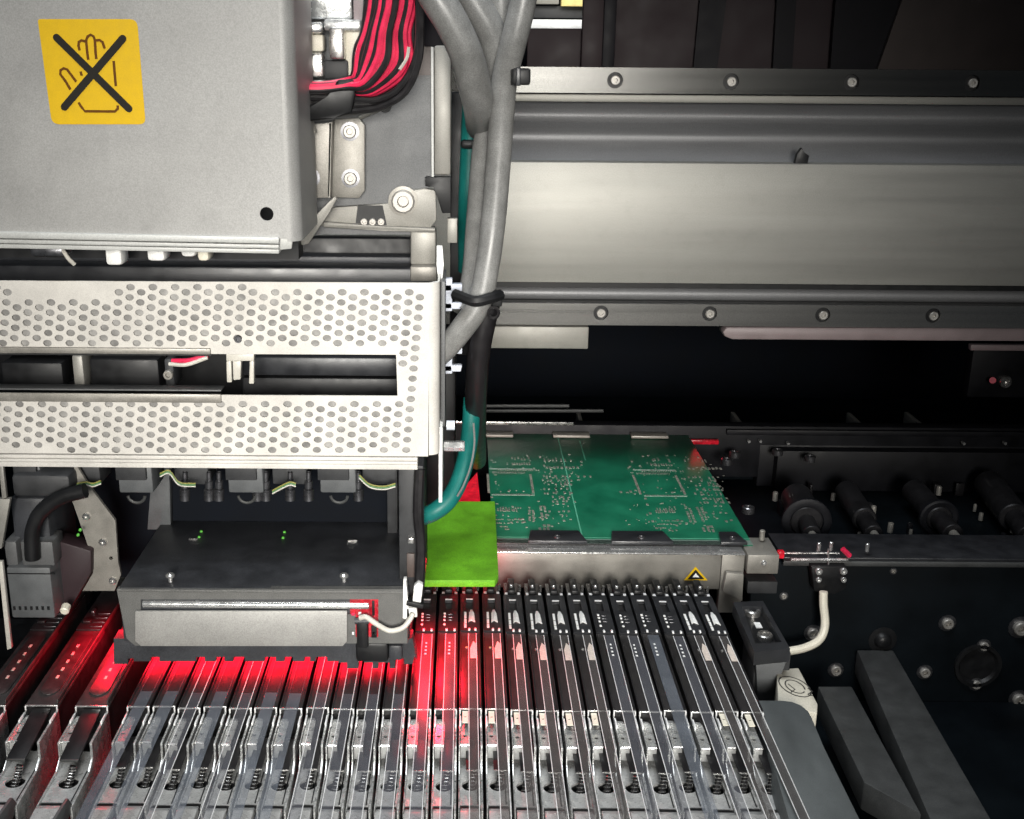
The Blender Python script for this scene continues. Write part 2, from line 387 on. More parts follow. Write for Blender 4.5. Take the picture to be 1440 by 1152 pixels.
# ---- things behind the beam at the top right
bp = empty('rear_cover', atY(1100, 100, 138), 'dark plum rear cover panels above the gantry beam', 'cover')
BY = 138.0
pbox('panel', 'maroon', bp, 742, 852, 40, 130, BY - 3, 1, 0.1)
pbox('post', 'maroon', bp, 822, 846, -40, 130, BY - 4.5, 1.2, 0.1)
pbox('post', 'smoke_dark', bp, 852, 862, -40, 130, BY - 5, 1.2, 0.1)
pbox('dark_panel', 'maroon', bp, 858, 1300, -60, 130, BY, 1, 0)
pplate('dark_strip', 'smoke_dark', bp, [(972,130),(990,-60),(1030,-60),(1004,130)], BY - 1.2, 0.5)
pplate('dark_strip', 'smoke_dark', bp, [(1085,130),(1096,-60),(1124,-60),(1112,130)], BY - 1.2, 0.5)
pplate('slant_panel', 'smoke_dark', bp, [(1165,130),(1180,-60),(1290,-60),(1225,130)], BY - 1.6, 0.5)  # darker panel with slanted sides
pplate('brown_panel', 'brown_panel', bp, [(1222,132),(1290,-60),(1560,-60),(1560,132)], BY - 2.4, 0.5)
bs = empty('rear_shelf', atY(790, 40, 150), 'white shelf edge with pale boxes seen beside the conduits', 'shelf')
pbox('shelf_edge', 'backdrop_white', bs, 700, 860, 27, 41, 149, 3, 0.1)
pbox('yellow_strip', 'backdrop_yellow', bs, 790, 832, -20, 9, 151, 2, 0.1)
pbox('grey_box', 'chassis_light', bs, 740, 786, -20, 6, 151, 2, 0.1)
pbox('under_box', 'dark_plastic', bs, 750, 826, 8, 26, 152, 2, 0.1)

# ================================================================== CONVEYOR AND BOARD
ZP = 1.6                                            # board surface
BF, BB = fy(765, ZP), fy(612, ZP)
rail = empty('front_conveyor_rail', (4, BF, -2), 'bare metal front conveyor rail with black edge clamps holding the green board', 'conveyor rail')
YF = BF - 1.2
xr = atY(1047, 790, YF).x; xs = atY(1015, 790, YF).x
MB().box(-30, xs - .04, YF, YF + 1.0, atY(650, 826, YF).z, ZP - 0.25, 0.05).build('face_plate', 'rail_face', rail)
MB().box(xs, xr, YF, YF + 1.0, atY(1030, 862, YF).z, ZP - 0.25, 0.05).build('end_plate', 'rail_face', rail)
MB().box(-30, xr, YF - 0.1, YF + 1.4, ZP - 0.24, ZP - 0.1, 0.04).build('top_lip', 'steel_bright', rail)
MB().box(-30, xr + 0.2, YF + 1.4, YF + 2.2, ZP - 0.5, ZP + 0.02, 0.05).build('clamp_bar', 'black', rail)
for a, b in ((742, 825), (858, 945), (1010, 1048)):
    A = atZ(a, 762, ZP); B = atZ(b, 762, ZP)
    MB().prism([(A.x, YF + 1.2, ZP + .04), (B.x, YF + 1.2, ZP + .04), (B.x - .5, YF + 3.4, ZP + .04), (A.x + .3, YF + 3.4, ZP + .04)], (0, 0, .3), 0.08).build('clamp_tab', 'anodised', rail)
    q = Vector(((A.x + B.x) / 2, YF + 1.9, ZP + 0.34)); screw(rail, q, UP, 0.3, 'steel_dark', 0.14)
bx0 = atY(1050, 790, YF).x; bx1 = atY(1094, 790, YF).x
MB().box(bx0, bx1, YF - 0.3, YF + 3.2, atY(1070, 805, YF).z, ZP - 0.1, 0.08).build('end_block', 'bracket', rail)
screw(rail, atY(1074, 791, YF - 0.3), FR, 0.22, 'steel_bright')
pbox('under_block', 'dark_plastic', rail, 1052, 1092, 818, 835, YF + 0.2, 2, 0.05)
q = atZ(1071, 760, ZP); MB().cyl(q, q + Vector((0,0,.9)), 0.22, seg=10, bev=.05).build('brass_pin', 'bracket', rail)
pplate('cable_clamp', 'bracket', rail, [(1022,806),(1046,808),(1044,846),(1016,832)], YF - 0.7, 0.5, 0.06)
# warning triangle
tri = MB(); c = [atY(x, y, YF - 0.05) for x, y in ((962,816),(978,797),(995,816))]
tri.prism(c, (0, -0.03, 0)); tri.mi = 1
cc = sum(c, Vector()) / 3
tri.prism([cc + (p - cc) * 0.72 + Vector((0,-.035,0)) for p in c], (0, -0.012, 0)); tri.mi = 2
tri.prism([cc + (p - cc) * 0.3 + Vector((0,-.05,0)) for p in c], (0, -0.012, 0))
o = tri.build('warning_triangle', ['yellow', 'sticker_black', 'white'], rail, 0); o['label'] = 'small black and yellow warning triangle'

rr = empty('rear_conveyor_rail', (20, BB, -2), 'black rear conveyor rail running behind the green board', 'conveyor rail')
MB().box(-30, 74, BB + 0.6, BB + 2.2, -3, ZP + 1.0, 0.08).build('rail_bar', 'bay_black', rr)
MB().box(atZ(1020, 612, ZP).x, 74, BB + 0.1, BB + 0.6, ZP + .2, ZP + 0.75, 0.05).build('belt_guide', 'bay_black', rr)
MB().box(-30, atZ(803, 600, ZP).x, BB + 0.4, BB + 0.62, ZP + 1.0, ZP + 1.35, 0.05).build('steel_strip', 'steel', rr)
for a, b in ((678, 722), (778, 830), (888, 940)):
    A = atZ(a, 618, ZP); B = atZ(b, 618, ZP)
    MB().box(A.x, B.x, BB - 0.9, BB + 0.55, ZP + .05, ZP + 0.35, 0.08).build('clamp_tab', 'bracket', rr)
for x, y in ((1052, 619), (1068, 619), (1107, 622), (1353, 622), (1411, 622)):
    p = atY(x, y, BB + 0.1); MB().cyl(p, p + Vector((0,-.5,0)), .16, seg=8).build('pin', 'steel_bright', rr)

q = atY(985, 622, BB - .6)
MB().box(q.x - 1.4, q.x + 1.9, q.y, q.y + .5, q.z - .25, q.z + .2, .06).build('added_red_lamp', 'red_glow_dim', rr)  # added red lamp body, glow put into its material
area('added_red_light', (q.x + .4, q.y - .2, q.z - .1), (q.x + 2.5, q.y - 6, q.z - 3), 2.4, .4, 70, (1.0, 0.01, 0.04), 150)  # added red lamp, reddens the right corner of the board
pcb = empty('circuit_board', (12, (BF + BB) / 2, ZP - 0.2), 'green circuit board panel with silver pads and thin scored lines', 'circuit board')
A, B = atZ(660, 757, ZP), atZ(1045, 757, ZP); C = atZ(975, 613, ZP); D = Vector((A.x, C.y, ZP))
bxr = (B.x + C.x) / 2
bxl = atZ(693, 757, ZP).x
MB().box(bxl, bxr, A.y - 0.9, C.y + 0.4, ZP - 0.18, ZP, 0.02).build('board', 'pcb', pcb)
MB().box(bxl, bxr, A.y - 0.9, A.y - 0.02, ZP + .004, ZP + 0.02).build('border_strip', 'pcb_edge', pcb)
bl = MB()
g0 = atZ(818, 752, ZP)
bl.box(g0.x - .05, g0.x + .05, A.y, C.y, ZP + .002, ZP + .012)
bl.box(bxl, bxr, A.y + .25, A.y + .33, ZP + .002, ZP + .012)
bl.box(g0.x + 2.1, g0.x + 2.17, A.y + 19, C.y - 2, ZP + .002, ZP + .012)
bl.build('score_line', 'pcb_line', pcb, 0)
bw = bxr - g0.x                                     # width of one board of the panel
pads = MB(); silk = MB(); rnd = random.Random(3)
def zr(mb, x0, y0, x1, y1, dx=0.0):
    """rectangle between two picture points lying on the board"""
    p, q = atZ(x0, y0, ZP), atZ(x1, y1, ZP)
    mb.box(max(p.x - dx, bxl), q.x - dx, p.y, q.y, ZP + .004, ZP + .03)
def padrow(x, y, n, dx, w_, h_, off, jit=0.15, miss=0.12):
    p = atZ(x, y, ZP)
    for i in range(n):
        if rnd.random() < miss: continue
        a = p.x + i * dx - off + rnd.uniform(-jit, jit) * dx
        if a < bxl: continue
        b = p.y + rnd.uniform(-jit, jit) * h_
        pads.box(a, a + w_, b, b + h_ * rnd.uniform(0.6, 1.1), ZP + .004, ZP + .03)
for off in (0.0, bw):
    # quad package: dashed edges
    ia, ib = atZ(900, 697, ZP), atZ(962, 694, ZP); yt, yb = atZ(900, 668, ZP).y, atZ(900, 695, ZP).y
    xl, xrr = atZ(901, 695, ZP).x, atZ(963, 695, ZP).x
    for i in range(22):
        yy = yb + (yt - yb) * i / 22
        pads.box(xl - off - .12, xl - off + .1, yy, yy + (yt - yb) / 32, ZP + .004, ZP + .03)
        pads.box(xrr - off - .1, xrr - off + .12, yy, yy + (yt - yb) / 32, ZP + .004, ZP + .03)
    for i in range(22):
        xx = xl + .4 + (xrr - xl - .8) * i / 22
        pads.box(xx - off, xx - off + .07, yb - .5, yb - .2, ZP + .004, ZP + .03)
        pads.box(xx - off, xx - off + .07, yt + .2, yt + .6, ZP + .004, ZP + .03)
    padrow(903, 663, 20, .2, .1, .35, off); padrow(912, 655, 10, .24, .14, .6, off); padrow(917, 648, 6, .3, .16, .7, off, .3)
    for k in range(7): padrow(968 + k * 2.6, 672 + k * 6, 8, .36, .17, .42, off, .3, .3)
    for k in range(5): padrow(988 + k * 2.2, 676 + k * 7, 4, .4, .12, .8, off, .25, .3)
    padrow(968, 660, 9, .38, .22, .5, off, .2); padrow(962, 650, 7, .42, .14, .8, off, .2, .3)
    padrow(922, 721, 9, .2, .12, .75, off, .15, .05); padrow(924, 717, 7, .26, .1, .4, off)
    for k in range(9):
        padrow(963 + k * .9, 716 + k * 2.3, 2, .34, .2, .26, off, .1, .1)
        padrow(979 + k * 1.1, 715 + k * 2.3, 2, .34, .2, .26, off, .1, .1)
    padrow(993, 722, 5, .42, .2, .35, off, .3, .3); padrow(995, 728, 5, .42, .12, .5, off, .3, .4)
    padrow(990, 748, 3, .34, .2, .8, off, .1, 0); padrow(993, 742, 2, .36, .26, .5, off, .1, 0)
    for x, y in ((905,702),(908,711),(913,723),(917,734),(921,744),(1003,712),(1011,712),(1020,735),(1026,733),(873,693),(880,693),(886,692),(892,690),(885,657),(887,650)):
        padrow(x, y, 1, .3, .22, .35, off, .3, 0)
    for k in range(3): padrow(924 + k, 733 + k * 5, 14 - k * 3, .14, .09, .2, off, .2, .2)
    padrow(951, 733, 3, .3, .2, .3, off, .3); padrow(955, 737, 3, .3, .2, .3, off, .3); padrow(930, 747, 5, .3, .16, .3, off, .4, .3)
    padrow(812, 671, 3, .55, .2, .4, off - 0, .05, 0)
    zr(silk, 890, 661.5, 950, 661, off); zr(silk, 906, 698.2, 966, 697.6, off)
    for k in range(110):
        x, y = rnd.uniform(880, 1020), rnd.uniform(640, 745)
        padrow(x, y, 1, .3, rnd.choice((.07, .12, .2)), rnd.choice((.12, .2, .3)), off, .1, 0)
tag(pads.build('solder_pads', 'solder', pcb, 0), 'scattered silver solder pads', kind='stuff')
tag(silk.build('printed_outline', 'silk', pcb, 0), kind='stuff')

# ================================================================== RIGHT HAND CONVEYOR SECTION (dark)
YW = fy(915, -9.5)
wall = empty('black_side_panel', (40, YW, -12), 'black vertical panel with steel screws under the right conveyor rail', 'panel')
MB().box(atY(1050, 900, YW).x, 80, YW, YW + 1.2, -22, atY(1200, 792, YW).z, 0.1).build('panel', 'black_panel', wall)
for x, y, r in ((1102,838,.3),(1143,890,.62),(1175,942,.55),(1332,876,.6),(1300,945,.55),(1383,908,.5),(1372,962,.5),(1434,882,.8),(1432,983,.7),(1256,803,.25)):
    screw(wall, atY(x, y, YW), FR, r * .8, 'cap_screw', r * 0.6)
    MB().lathe(atY(x, y, YW), FR, [(r*1.25, -.02), (r*1.25, .06), (r*.7, .07)], 14).build('washer', 'steel_dark', wall)
p = atY(1241, 900, YW); MB().lathe(p, FR, [(0,.6),(.4,.55),(.65,.35),(.75,.08),(1.2,.05),(1.2,0)], 20).build('round_button', 'black', wall)
p = atY(1374, 935, YW); MB().lathe(p, FR, [(0,.05),(1.5,.05),(1.7,.3),(2.0,.3),(2.0,0)], 28).build('cap_ring', 'black', wall)
pbox('score_mark', 'dark_plastic', wall, 1315, 1388, 1006, 1009, YW - .06, .06, 0)
crail = empty('right_conveyor_rail', (45, YW, 0), 'dark conveyor rail with a pink lit pipe right of the board', 'conveyor rail')
za, zb2 = atY(1250, 785, YW - .6).z, atY(1250, 796, YW - .6).z
x0 = atY(1098, 790, YW).x
MB().box(x0, 78, YW - .6, YW + 4.4, za - .25, za, .05).build('rail_top', 'anodised', crail)
MB().box(x0, 78, YW - .75, YW - .45, zb2, za - .27, .05).build('rail_edge', 'bar_grey', crail)
A = atY(1112, 787, YW - 1); B = atY(1192, 787, YW - 1)
MB().cyl(A, B, .13, seg=10).build('pipe', 'steel_bright', crail)
A = atY(1101, 778, YW - .9); B = atY(1180, 778, YW - .9)
MB().cyl(A, B, .10, seg=10).build('pipe', 'steel', crail)
A = atY(1165, 772, YW - 1); B = atY(1165, 793, YW - 1); MB().cyl(A, B, .08, seg=8).build('cross_pin', 'steel_bright', crail)
MB().cyl(atY(1185, 772, YW - 1.1), atY(1195, 782, YW - 1.1), .22, seg=10).build('red_cap', 'wire_red', crail)
for x, y in ((1151, 770), (1168, 769), (1219, 771)):
    p = atY(x, y + 5, YW - .2); MB().cyl(p, p + Vector((0,0,.75)), .16, seg=8, bev=.04).build('pin', 'steel_bright', crail)
q = atY(1098, 781, YW - 1.2)
MB().box(q.x - .2, q.x + .3, q.y, q.y + .5, q.z - .3, q.z + .3, .05).build('added_red_lamp', 'red_glow', crail)  # added red lamp body beside the pipes, glow put into its material
area('added_pipe_light', (q.x + .5, q.y - .6, q.z + .6), (q.x + 4, q.y + .4, q.z), .5, .5, 22, (1.0, 0.05, 0.06), 150)  # added small red lamp that turns the pipes pink
sb = empty('sensor_mount', atY(1165, 835, YW - 1.5), 'black sensor mount with two screws and white lead below the right rail', 'sensor')
pplate('plate', 'black', sb, [(1141,797),(1191,797),(1190,828),(1174,836),(1145,832)], YW - 1.5, 1.2, .08)
for x in (1151, 1186):
    screw(sb, atY(x, 803, YW - 1.5), FR, .3, 'steel_bright'); screw(sb, atY(x, 815, YW - 1.5), FR, .24, 'steel_bright')
wc = MB().tube([atY(x, y, YW - 2 - d) for x, y, d in ((1158,832,0),(1158,850,.2),(1160,880,.6),(1152,900,1),(1132,911,1.4),(1108,916,1.8),(1098,918,2))], .34, 10).build('white_lead', 'ivory', sb)
mk = MB()
for i in range(7):
    q = atY(1113 + i * 5.2, 915.5 - i * 1.4 - (i > 4) * (i - 4) * 1.6, YW - 3.9 + i * .13); mk.box(q.x - .08, q.x + .05, q.y - .05, q.y + .02, q.z - .16, q.z + .1)
mk.build('print_mark', 'ink', sb, 0)
# cylinders, shafts and brackets lying in the dark bay
bay = empty('conveyor_bay', (45, 100, -4), 'dark recess floor of the right conveyor bay behind the rail', 'bay')
MB().box(x0, 78, YW + 4.4, BB + .5, -4.4, -4, .1).build('bay_floor', 'black_panel', bay)
MB().box(atZ(1050, 650, -3).x, 78, fy(668, -3), fy(668, -3) + 1.5, -4, .6, .1).build('cross_wall', 'bay_black', bay)
MB().box(x0 + 6, 78, fy(636, 0), fy(636, 0) + 6, -4, 0.4, .1).build('ledge', 'bay_black', bay)
for x, y in ((1022,650),(1139,646),(1052,718),(1033,640),(1093,637)):
    screw(bay, atZ(x, y, .5), UP, .55, 'steel_dark', .4)
def shaft(x0_, y0_, x1_, y1_, Z, r0, r1, collar, label):
    a, b = atZ(x0_, y0_, Z), atZ(x1_, y1_, Z)
    t = empty('feed_cylinder', (a + b) / 2 - Vector((0,0,r0)), label, 'cylinder', 'cylinders in the dark bay')
    m = a.lerp(b, .55); c2 = a.lerp(b, .8)
    MB().cyl(a, m, r0, seg=20, bev=.1).build('barrel', 'shaded_bay_metal', t)
    MB().cyl(m, c2, r1, seg=16, bev=.06).build('sleeve', 'shaded_bay_metal', t)
    MB().cyl(c2, b, r1 * .45, seg=12).build('rod', 'bracket', t)
    if collar:
        d = (b - a).normalized(); q = a.lerp(b, .5)
        MB().lathe(q, d, [(r0*1.35, 0), (r0*1.5, .1), (r0*1.5, .5), (r0*1.35, .6), (r0*1.02, .55)], 26).build('collar', 'bay_black', t)
    return t
shaft(1120, 700, 1148, 766, -1.6, 1.5, .8, True, 'short dark cylinder with a wide round collar nearest the green board')
shaft(1190, 690, 1240, 768, -1.8, 1.1, .8, False, 'slim cylinder with a thin steel rod, second from the green board')
shaft(1285, 690, 1356, 768, -1.8, 1.2, .9, True, 'long dark cylinder ending in a thin open ring')
shaft(1390, 680, 1462, 775, -1.8, 1.4, .9, False, 'dark cylinder with steel clips at the right edge of the photo')
for x, y in ((1108,724),(1145,722),(1185,690),(1197,712),(1252,744),(1228,720),(1320,692),(1425,745),(1412,690),(1090,700)):
    screw(bay, atZ(x, y, -2.4), UP, .26, 'bracket', .6)
rf = random.Random(8)
for i in range(34):
    x, y = rf.uniform(1075, 1436), rf.uniform(655, 762); q = atZ(x, y, -3.6); a, b = rf.uniform(.2, .9), rf.uniform(.2, 1.4)
    if i % 3: MB().box(q.x, q.x + a, q.y, q.y + b, -4, -4 + rf.uniform(.3, 1.6), .08).build('fitting', rf.choice(('shaded_bay_metal', 'dark_plastic', 'bay_black')), bay)
    else: screw(bay, q, UP, rf.uniform(.12, .24), 'bracket', .5)
# rear ribs catching light
rb = empty('rear_rib_plate', (30, BB + 10, -3), 'dark rear plate with short slanting ribs behind the rear rail', 'plate')
MB().box(-30, 78, BB + 2.4, BB + 30, -4, -3, .1).build('plate', 'black_panel', rb)
for x, y in ((817,590),(1034,590),(1197,591),(1278,590)):
    a, b = atZ(x - 7, y - 10, 0.5), atZ(x + 6, y + 8, 0.5)
    MB().box(a.x, a.x + .5, b.y, a.y, -3, .6, .12).build('rib', 'chassis_light', rb)
for y0, x1 in ((571, 800), (578, 848)):
    a, b = atZ(680, y0, 1), atZ(x1, y0, 1); MB().cyl(a, b, .22, seg=8).build('thin_rod', 'bar_grey', rb)

# floor bars lower right
for pts, Z, nm, lb in (([(1205,914),(1256,914),(1410,1180),(1320,1180)], -9.0, 'floor_bar', 'long dark grey floor bar running toward the lower right corner'),
                       ([(1150,965),(1198,965),(1296,1145),(1215,1100)], -8.0, 'floor_bar', 'shorter dark grey floor bar with a pointed end beside the feeder end plate')):
    q = [atZ(x, y, Z) for x, y in pts]
    tag(MB().prism(q, (0, 0, -2.2), .12).build(nm, 'bar_grey'), lb, 'bar', 'floor bars in the lower right')
screw(None, Vector((0,0,-90)), UP, .1) if False else None
fs = empty('floor_plate', atZ(1300, 1100, -14), 'dark sloping floor plate beneath the floor bars', 'plate')
MB().box(22, 78, 44, YW - .1, -15, -14, .1).build('sheet', 'black_panel', fs)
for x, y in ((1172, 1037), (1226, 1099)):
    q = atZ(x, y, -13.6); MB().box(q.x-.25, q.x+.25, q.y-.3, q.y+.3, -14, -13.5, .1).build('white_clip', 'white', fs)

# ---- end bracket of the feeder row
eb = empty('end_bracket', atY(1070, 980, 73), 'black end bracket with two screws and a white square at the right of the feeders', 'bracket')
Z1 = 1.4
pts = [(1030,850),(1072,846),(1108,905),(1110,925),(1060,934),(1032,880)]
ebm = MB(); outer = [atZ(x, y, Z1) for x, y in ((1031,847),(1073,845),(1111,912),(1061,917))]
inn = [atZ(x, y, Z1) for x, y in ((1043,853),(1071,852),(1099,903),(1062,905))]
ebm.holes(outer, [inn], (0, 0, -1.0)).build('body', 'anodised', eb)
MB().prism([p - Vector((0,0,.7)) for p in inn], (0, 0, -.3)).build('recess', 'black', eb)
for x, y in ((1058, 864), (1075, 898)): screw(eb, atZ(x, y, Z1 - .68), UP, .55, 'steel', .4)
q = atZ(1066, 880, Z1 - .65); MB().box(q.x-.22, q.x+.22, q.y-.4, q.y+.4, q.z, q.z+.06).build('white_square', 'white', eb)
yb_ = atZ(1085, 914, Z1 - 1).y
A, B = atY(1061, 917, yb_), atY(1111, 916, yb_)
MB().box(A.x, B.x, yb_ - .3, yb_ + 3, atY(1080, 975, yb_).z, Z1 - 1.02, .1).build('block', 'dark_plastic', eb)
pplate('foot', 'grey_plastic', eb, [(1063,934),(1108,930),(1098,946),(1097,988),(1066,990)], yb_ - .8, .6, .08)
cb = empty('cream_block', atY(1130, 1000, 69), 'cream block with a pencilled oval beside the feeder end plate', 'block')
ZC = -1.0
pts = [(1092,941),(1123,939),(1150,990),(1149,1003),(1130,999),(1094,985)]
MB().prism([atZ(x, y, ZC) for x, y in pts], (0, 0, -2.4), .08).build('body', 'cream', cb)
ov = MB()
for ph, a_, b_ in ((0, 23, 12), (.3, 14, 8)):
    P = [atZ(1118 + a_*cos(t*.31+ph), 966 + b_*sin(t*.31+ph) + .35*a_*cos(t*.31+ph), ZC) for t in range(20)]
    ov.stroke(P, .09, UP, .02)
ov.stroke([atZ(1108, 962, ZC), atZ(1118, 970, ZC), atZ(1112, 974, ZC)], .08, UP, .02)
ov.stroke([atZ(1136, 968, ZC), atZ(1142, 973, ZC), atZ(1136, 977, ZC), atZ(1143, 979, ZC)], .1, UP, .02)
ov.build('pencil_mark', 'ink', cb, 0)
ep = empty('feeder_end_plate', atZ(1140, 1100, -2), 'dark grey flat end plate with a rounded corner right of the feeder row', 'plate')
pts = [(1062,985)] + [(1100 + 42*sin(t), 985 + 30*(1-cos(t))) for t in [R(a) for a in (0,20,40,60,80)]] + [(1158,1050),(1228,1190),(1120,1190)]
MB().prism([atZ(x, y, -.35) for x, y in pts], (0, 0, -3.0), .05).build('plate', 'plate_grey', ep)

# ================================================================== FEEDERS
ORD = ['first','second','third','fourth','fifth','sixth','seventh','eighth','ninth','tenth','eleventh','twelfth','thirteenth','fourteenth',
       'fifteenth','sixteenth','seventeenth','eighteenth','nineteenth','twentieth','twenty-first','twenty-second','twenty-third','twenty-fourth','twenty-fifth']
YFR = fy(997, 0); SC = F / (atZ(650, 997, 0) - Vector((0, 0, CH))).dot(Vector((0, cos(TH), -sin(TH))))
PITCH = 36.0 / SC; FX0 = (181.5 - 650) / SC
def wfeed(py, Z=0.0): return fy(py, Z)
def feeder(wide, labelled, style, left):
    wd = 2.06 if wide else 1.42
    t = empty('tape_feeder', (wd/2, YFR, zb), 'x', 'feeder')
    yr = wfeed(838)
    B = MB().box(.05, wd-.05, YFR+.1, yr, zb, -.2).build('body', 'feeder_black', t)
    if not wide:
        ym = wfeed(890)
        MB().box(0, wd, YFR, ym, -.2, 0, .035).build('cover', 'feeder_cover', t)
        mb = MB()
        mb.box(0, .1, YFR+.05, ym, 0.0, .06, .02); mb.box(wd-.1, wd, YFR+.05, ym, 0, .06, .02)
        mb.build('side_rim', 'feeder_black', t)
        # rear block with an open window
        y0, y1 = ym + .02, yr
        hx = [(.44, wfeed(860)), (.96, wfeed(860)), (.96, wfeed(845)), (.44, wfeed(845))]
        MB().holes([Vector((.02,y0,.14)), Vector((wd-.02,y0,.14)), Vector((wd-.02,y1,.14)), Vector((.02,y1,.14))], [[Vector((a,b,.14)) for a,b in hx]], (0,0,-.32)).build('rear_block', 'anodised', t)
        MB().box(.44, .96, wfeed(846)-.05, wfeed(845), .142, .17).build('window_glint', 'film_edge_and_glint', t)  # white strip painted in place of a reflection along the window
        if labelled:
            y = [wfeed(p) for p in (886, 881, 880, 874, 873, 864)]
            lb = MB(); lb.box(.30,.47,y[0],y[1],.145,.165); lb.box(.30,.47,y[2],y[3],.145,.165); lb.box(.30,.47,y[4],y[5],.145,.165)
            lb.build('white_label', 'white', t, 0)
            a, b, c_ = wfeed(879), wfeed(866), wfeed(861)
            MB().prism([(.62,a,.145),(.80,a+.35,.145),(1.10,a,.145),(1.02,b,.145),(.90,c_,.145),(.76,c_,.145),(.66,b,.145)], (0,0,.05), .015).build('white_tag', 'white', t)
        else:
            for p in (866, 870, 875, 881):
                y = wfeed(p); MB().box(.36,.52,y-.12,y+.12,.145,.19,.03).build('dot', 'white', t)
            for p in (867, 871, 875): y = wfeed(p); MB().box(.66,1.0,y-.06,y+.06,.145,.18,.02).build('rib', 'steel_dark', t)
        # tape
        tx0, tx1 = {0: (.44, 1.20), 1: (.56, 1.20), 2: (.62, 1.14)}[style]
        fm = {0: 'film_blue', 1: 'film', 2: 'film_clear'}[style]
        yt0 = wfeed(1175)
        o = MB().box(tx0, tx1, yt0, wfeed(978 if left else 893), .066, .085).build('cover_tape', fm, t, 0)
        e = MB()
        ew = .022 if style == 0 else .04
        e.box(tx0-ew, tx0+ew*.2, yt0, wfeed(893), .06, .105, .01, 1); e.box(tx1-ew*.2, tx1+ew, yt0, wfeed(893), .06, .105, .01, 1)
        e.build('tape_edge', 'film_edge_and_glint' if style else 'film_blue', t)
        y = wfeed(889)
        for x in (tx0, tx1-.08): MB().box(x-.04, x+.12, y-.12, y+.16, .1, .24, .04).build('tape_clip', 'film_edge_and_glint', t)
        if labelled:
            MB().prism([(tx1-.42,wfeed(928),.09),(tx1,wfeed(928),.09),(tx1,wfeed(908),.09),(tx1-.2,wfeed(904),.09),(tx1-.42,wfeed(914),.09)], (0,0,.012)).build('tape_label', 'tape_label', t, 0)
            y = wfeed(912); MB().lathe((tx0-.15, y, .0), UP, [(.1, 0),(.1,.06),(0,.06)], 10).build('rivet', 'steel_bright', t)
        else:
            for p in (906, 911, 916, 921):
                y = wfeed(p); MB().box(tx0+.2+(916-p)*.002, tx0+.34, y-.1, y+.1, .09, .1).build('dot', 'white', t)
        # nose
        n0, n1 = yr, wfeed(816)
        MB().box(.12, 1.28, n0, n1, -1.5, -.15, .1).build('nose', 'feeder_black', t)
        MB().box(.4, .95, n0 + .3, n1 - .2, -.15, .35, .1).build('nose_ridge', 'black', t)
        for x in (.16, 1.12):
            MB().box(x, x+.22, n0+.2, n0+.55, -.15, .08, .03).build('nose_tab', 'film_edge_and_glint', t)
        MB().lathe((.68, n0+.9, .35), UP, [(.13,0),(.13,.16),(.08,.2),(0,.2)], 8).build('pin', 'steel_bright', t)
        MB().lathe((1.35, n0+1.3, -.2), UP, [(.1,0),(.1,.5),(0,.55)], 8).build('pin', 'steel', t)
    else:
        ym = wfeed(892)
        MB().box(0, wd, YFR, ym, -.25, 0, .04).build('cover', 'wide_cover', t)
        # raised oval pocket
        ya, yb2 = wfeed(984), wfeed(900)
        P = []
        for i in range(17):
            a = math.pi + math.pi * i / 16; P.append(Vector((wd*.47 + .62*cos(a), ya + .8 + .8*sin(a), .004)))
        P += [Vector((wd*.47+.62, yb2-.3, .004)), Vector((wd*.47+.45, yb2, .004)), Vector((wd*.47-.45, yb2, .004)), Vector((wd*.47-.62, yb2-.3, .004))]
        MB().prism(P, (0,0,.09), .03).build('pocket', 'wide_cover', t)
        for i in range(5):
            y = wfeed(915 + i*11); MB().box(wd*.42, wd*.42+.16, y-.2, y+.15, .096, .12).build('dot', 'tape_label', t)
        MB().box(wd-.12, wd, YFR+.05, yr, 0, .34, .05).build('side_rim', 'wide_cover', t)
        MB().box(.02, wd-.14, ym+.02, yr, -.25, .1, .04).build('rear_block', 'feeder_black', t)
        for i in range(4):
            y = wfeed(888 - i*6); MB().box(.9, wd-.3, y-.07, y+.07, .1, .17, .02).build('rib', 'steel_dark', t)
        y = wfeed(882); MB().box(.25, .8, y-.2, y+.25, .1, .3, .06).build('latch', 'feeder_black', t)
        y = wfeed(868); MB().box(.35, .62, y-.2, y+.35, .1, .3, .06).build('latch', 'steel_dark', t)
        MB().box(.2, wd-.2, yr, wfeed(820), -1.5, -.1, .1).build('nose', 'feeder_black', t)
    # front lip
    mb = MB(); mb.box(-.01, wd+.01, YFR-.07, YFR-.005, -.10, .02, .02)
    mb.build('front_lip', 'steel_bright', t)
    for x in (0, wd-.1): MB().box(x, x+.1, YFR-.16, YFR-.075, -.32, -.02, .03).build('lip_tab', 'film_edge_and_glint', t)  # white colour on the metal tabs stands in for glints
    MB().box(.1, wd-.1, YFR-.02, YFR+.08, -2.4, -.12).build('front_wall', 'feeder_black', t)
    # side plates stepping down
    for x, ww in (((.0, .07), (wd-.12, .12)) if not wide else ((.0, .09), (wd-.14, .14))):
        z1 = -.42
        ys = [YFR, wfeed(1012, z1), wfeed(1050, z1), wfeed(1072, -1.5), wfeed(1090, -1.9), wfeed(1140, -1.9)]
        zs = [-.30, z1, z1, -1.5, -1.9, -1.95]
        MB().prism([Vector((x, y, z)) for y, z in zip(ys, zs)] + [Vector((x, ys[-1], -4)), Vector((x, ys[0], -4))], (ww, 0, 0), .015).build('side_plate', 'cast_metal', t)
    for x in (0.02, wd-.13): MB().box(x, x+.11, wfeed(1020,-.3), wfeed(1008,-.3), -.45, -.28, .03).build('side_clip', 'film_edge_and_glint', t)  # clips coloured white to paint specks of light on metal
    # latch bracket with hole
    bx = .60 if not wide else .55
    z1 = -.55; ya, yb2, yh = wfeed(1047, z1), wfeed(1012, z1), wfeed(1036, z1)
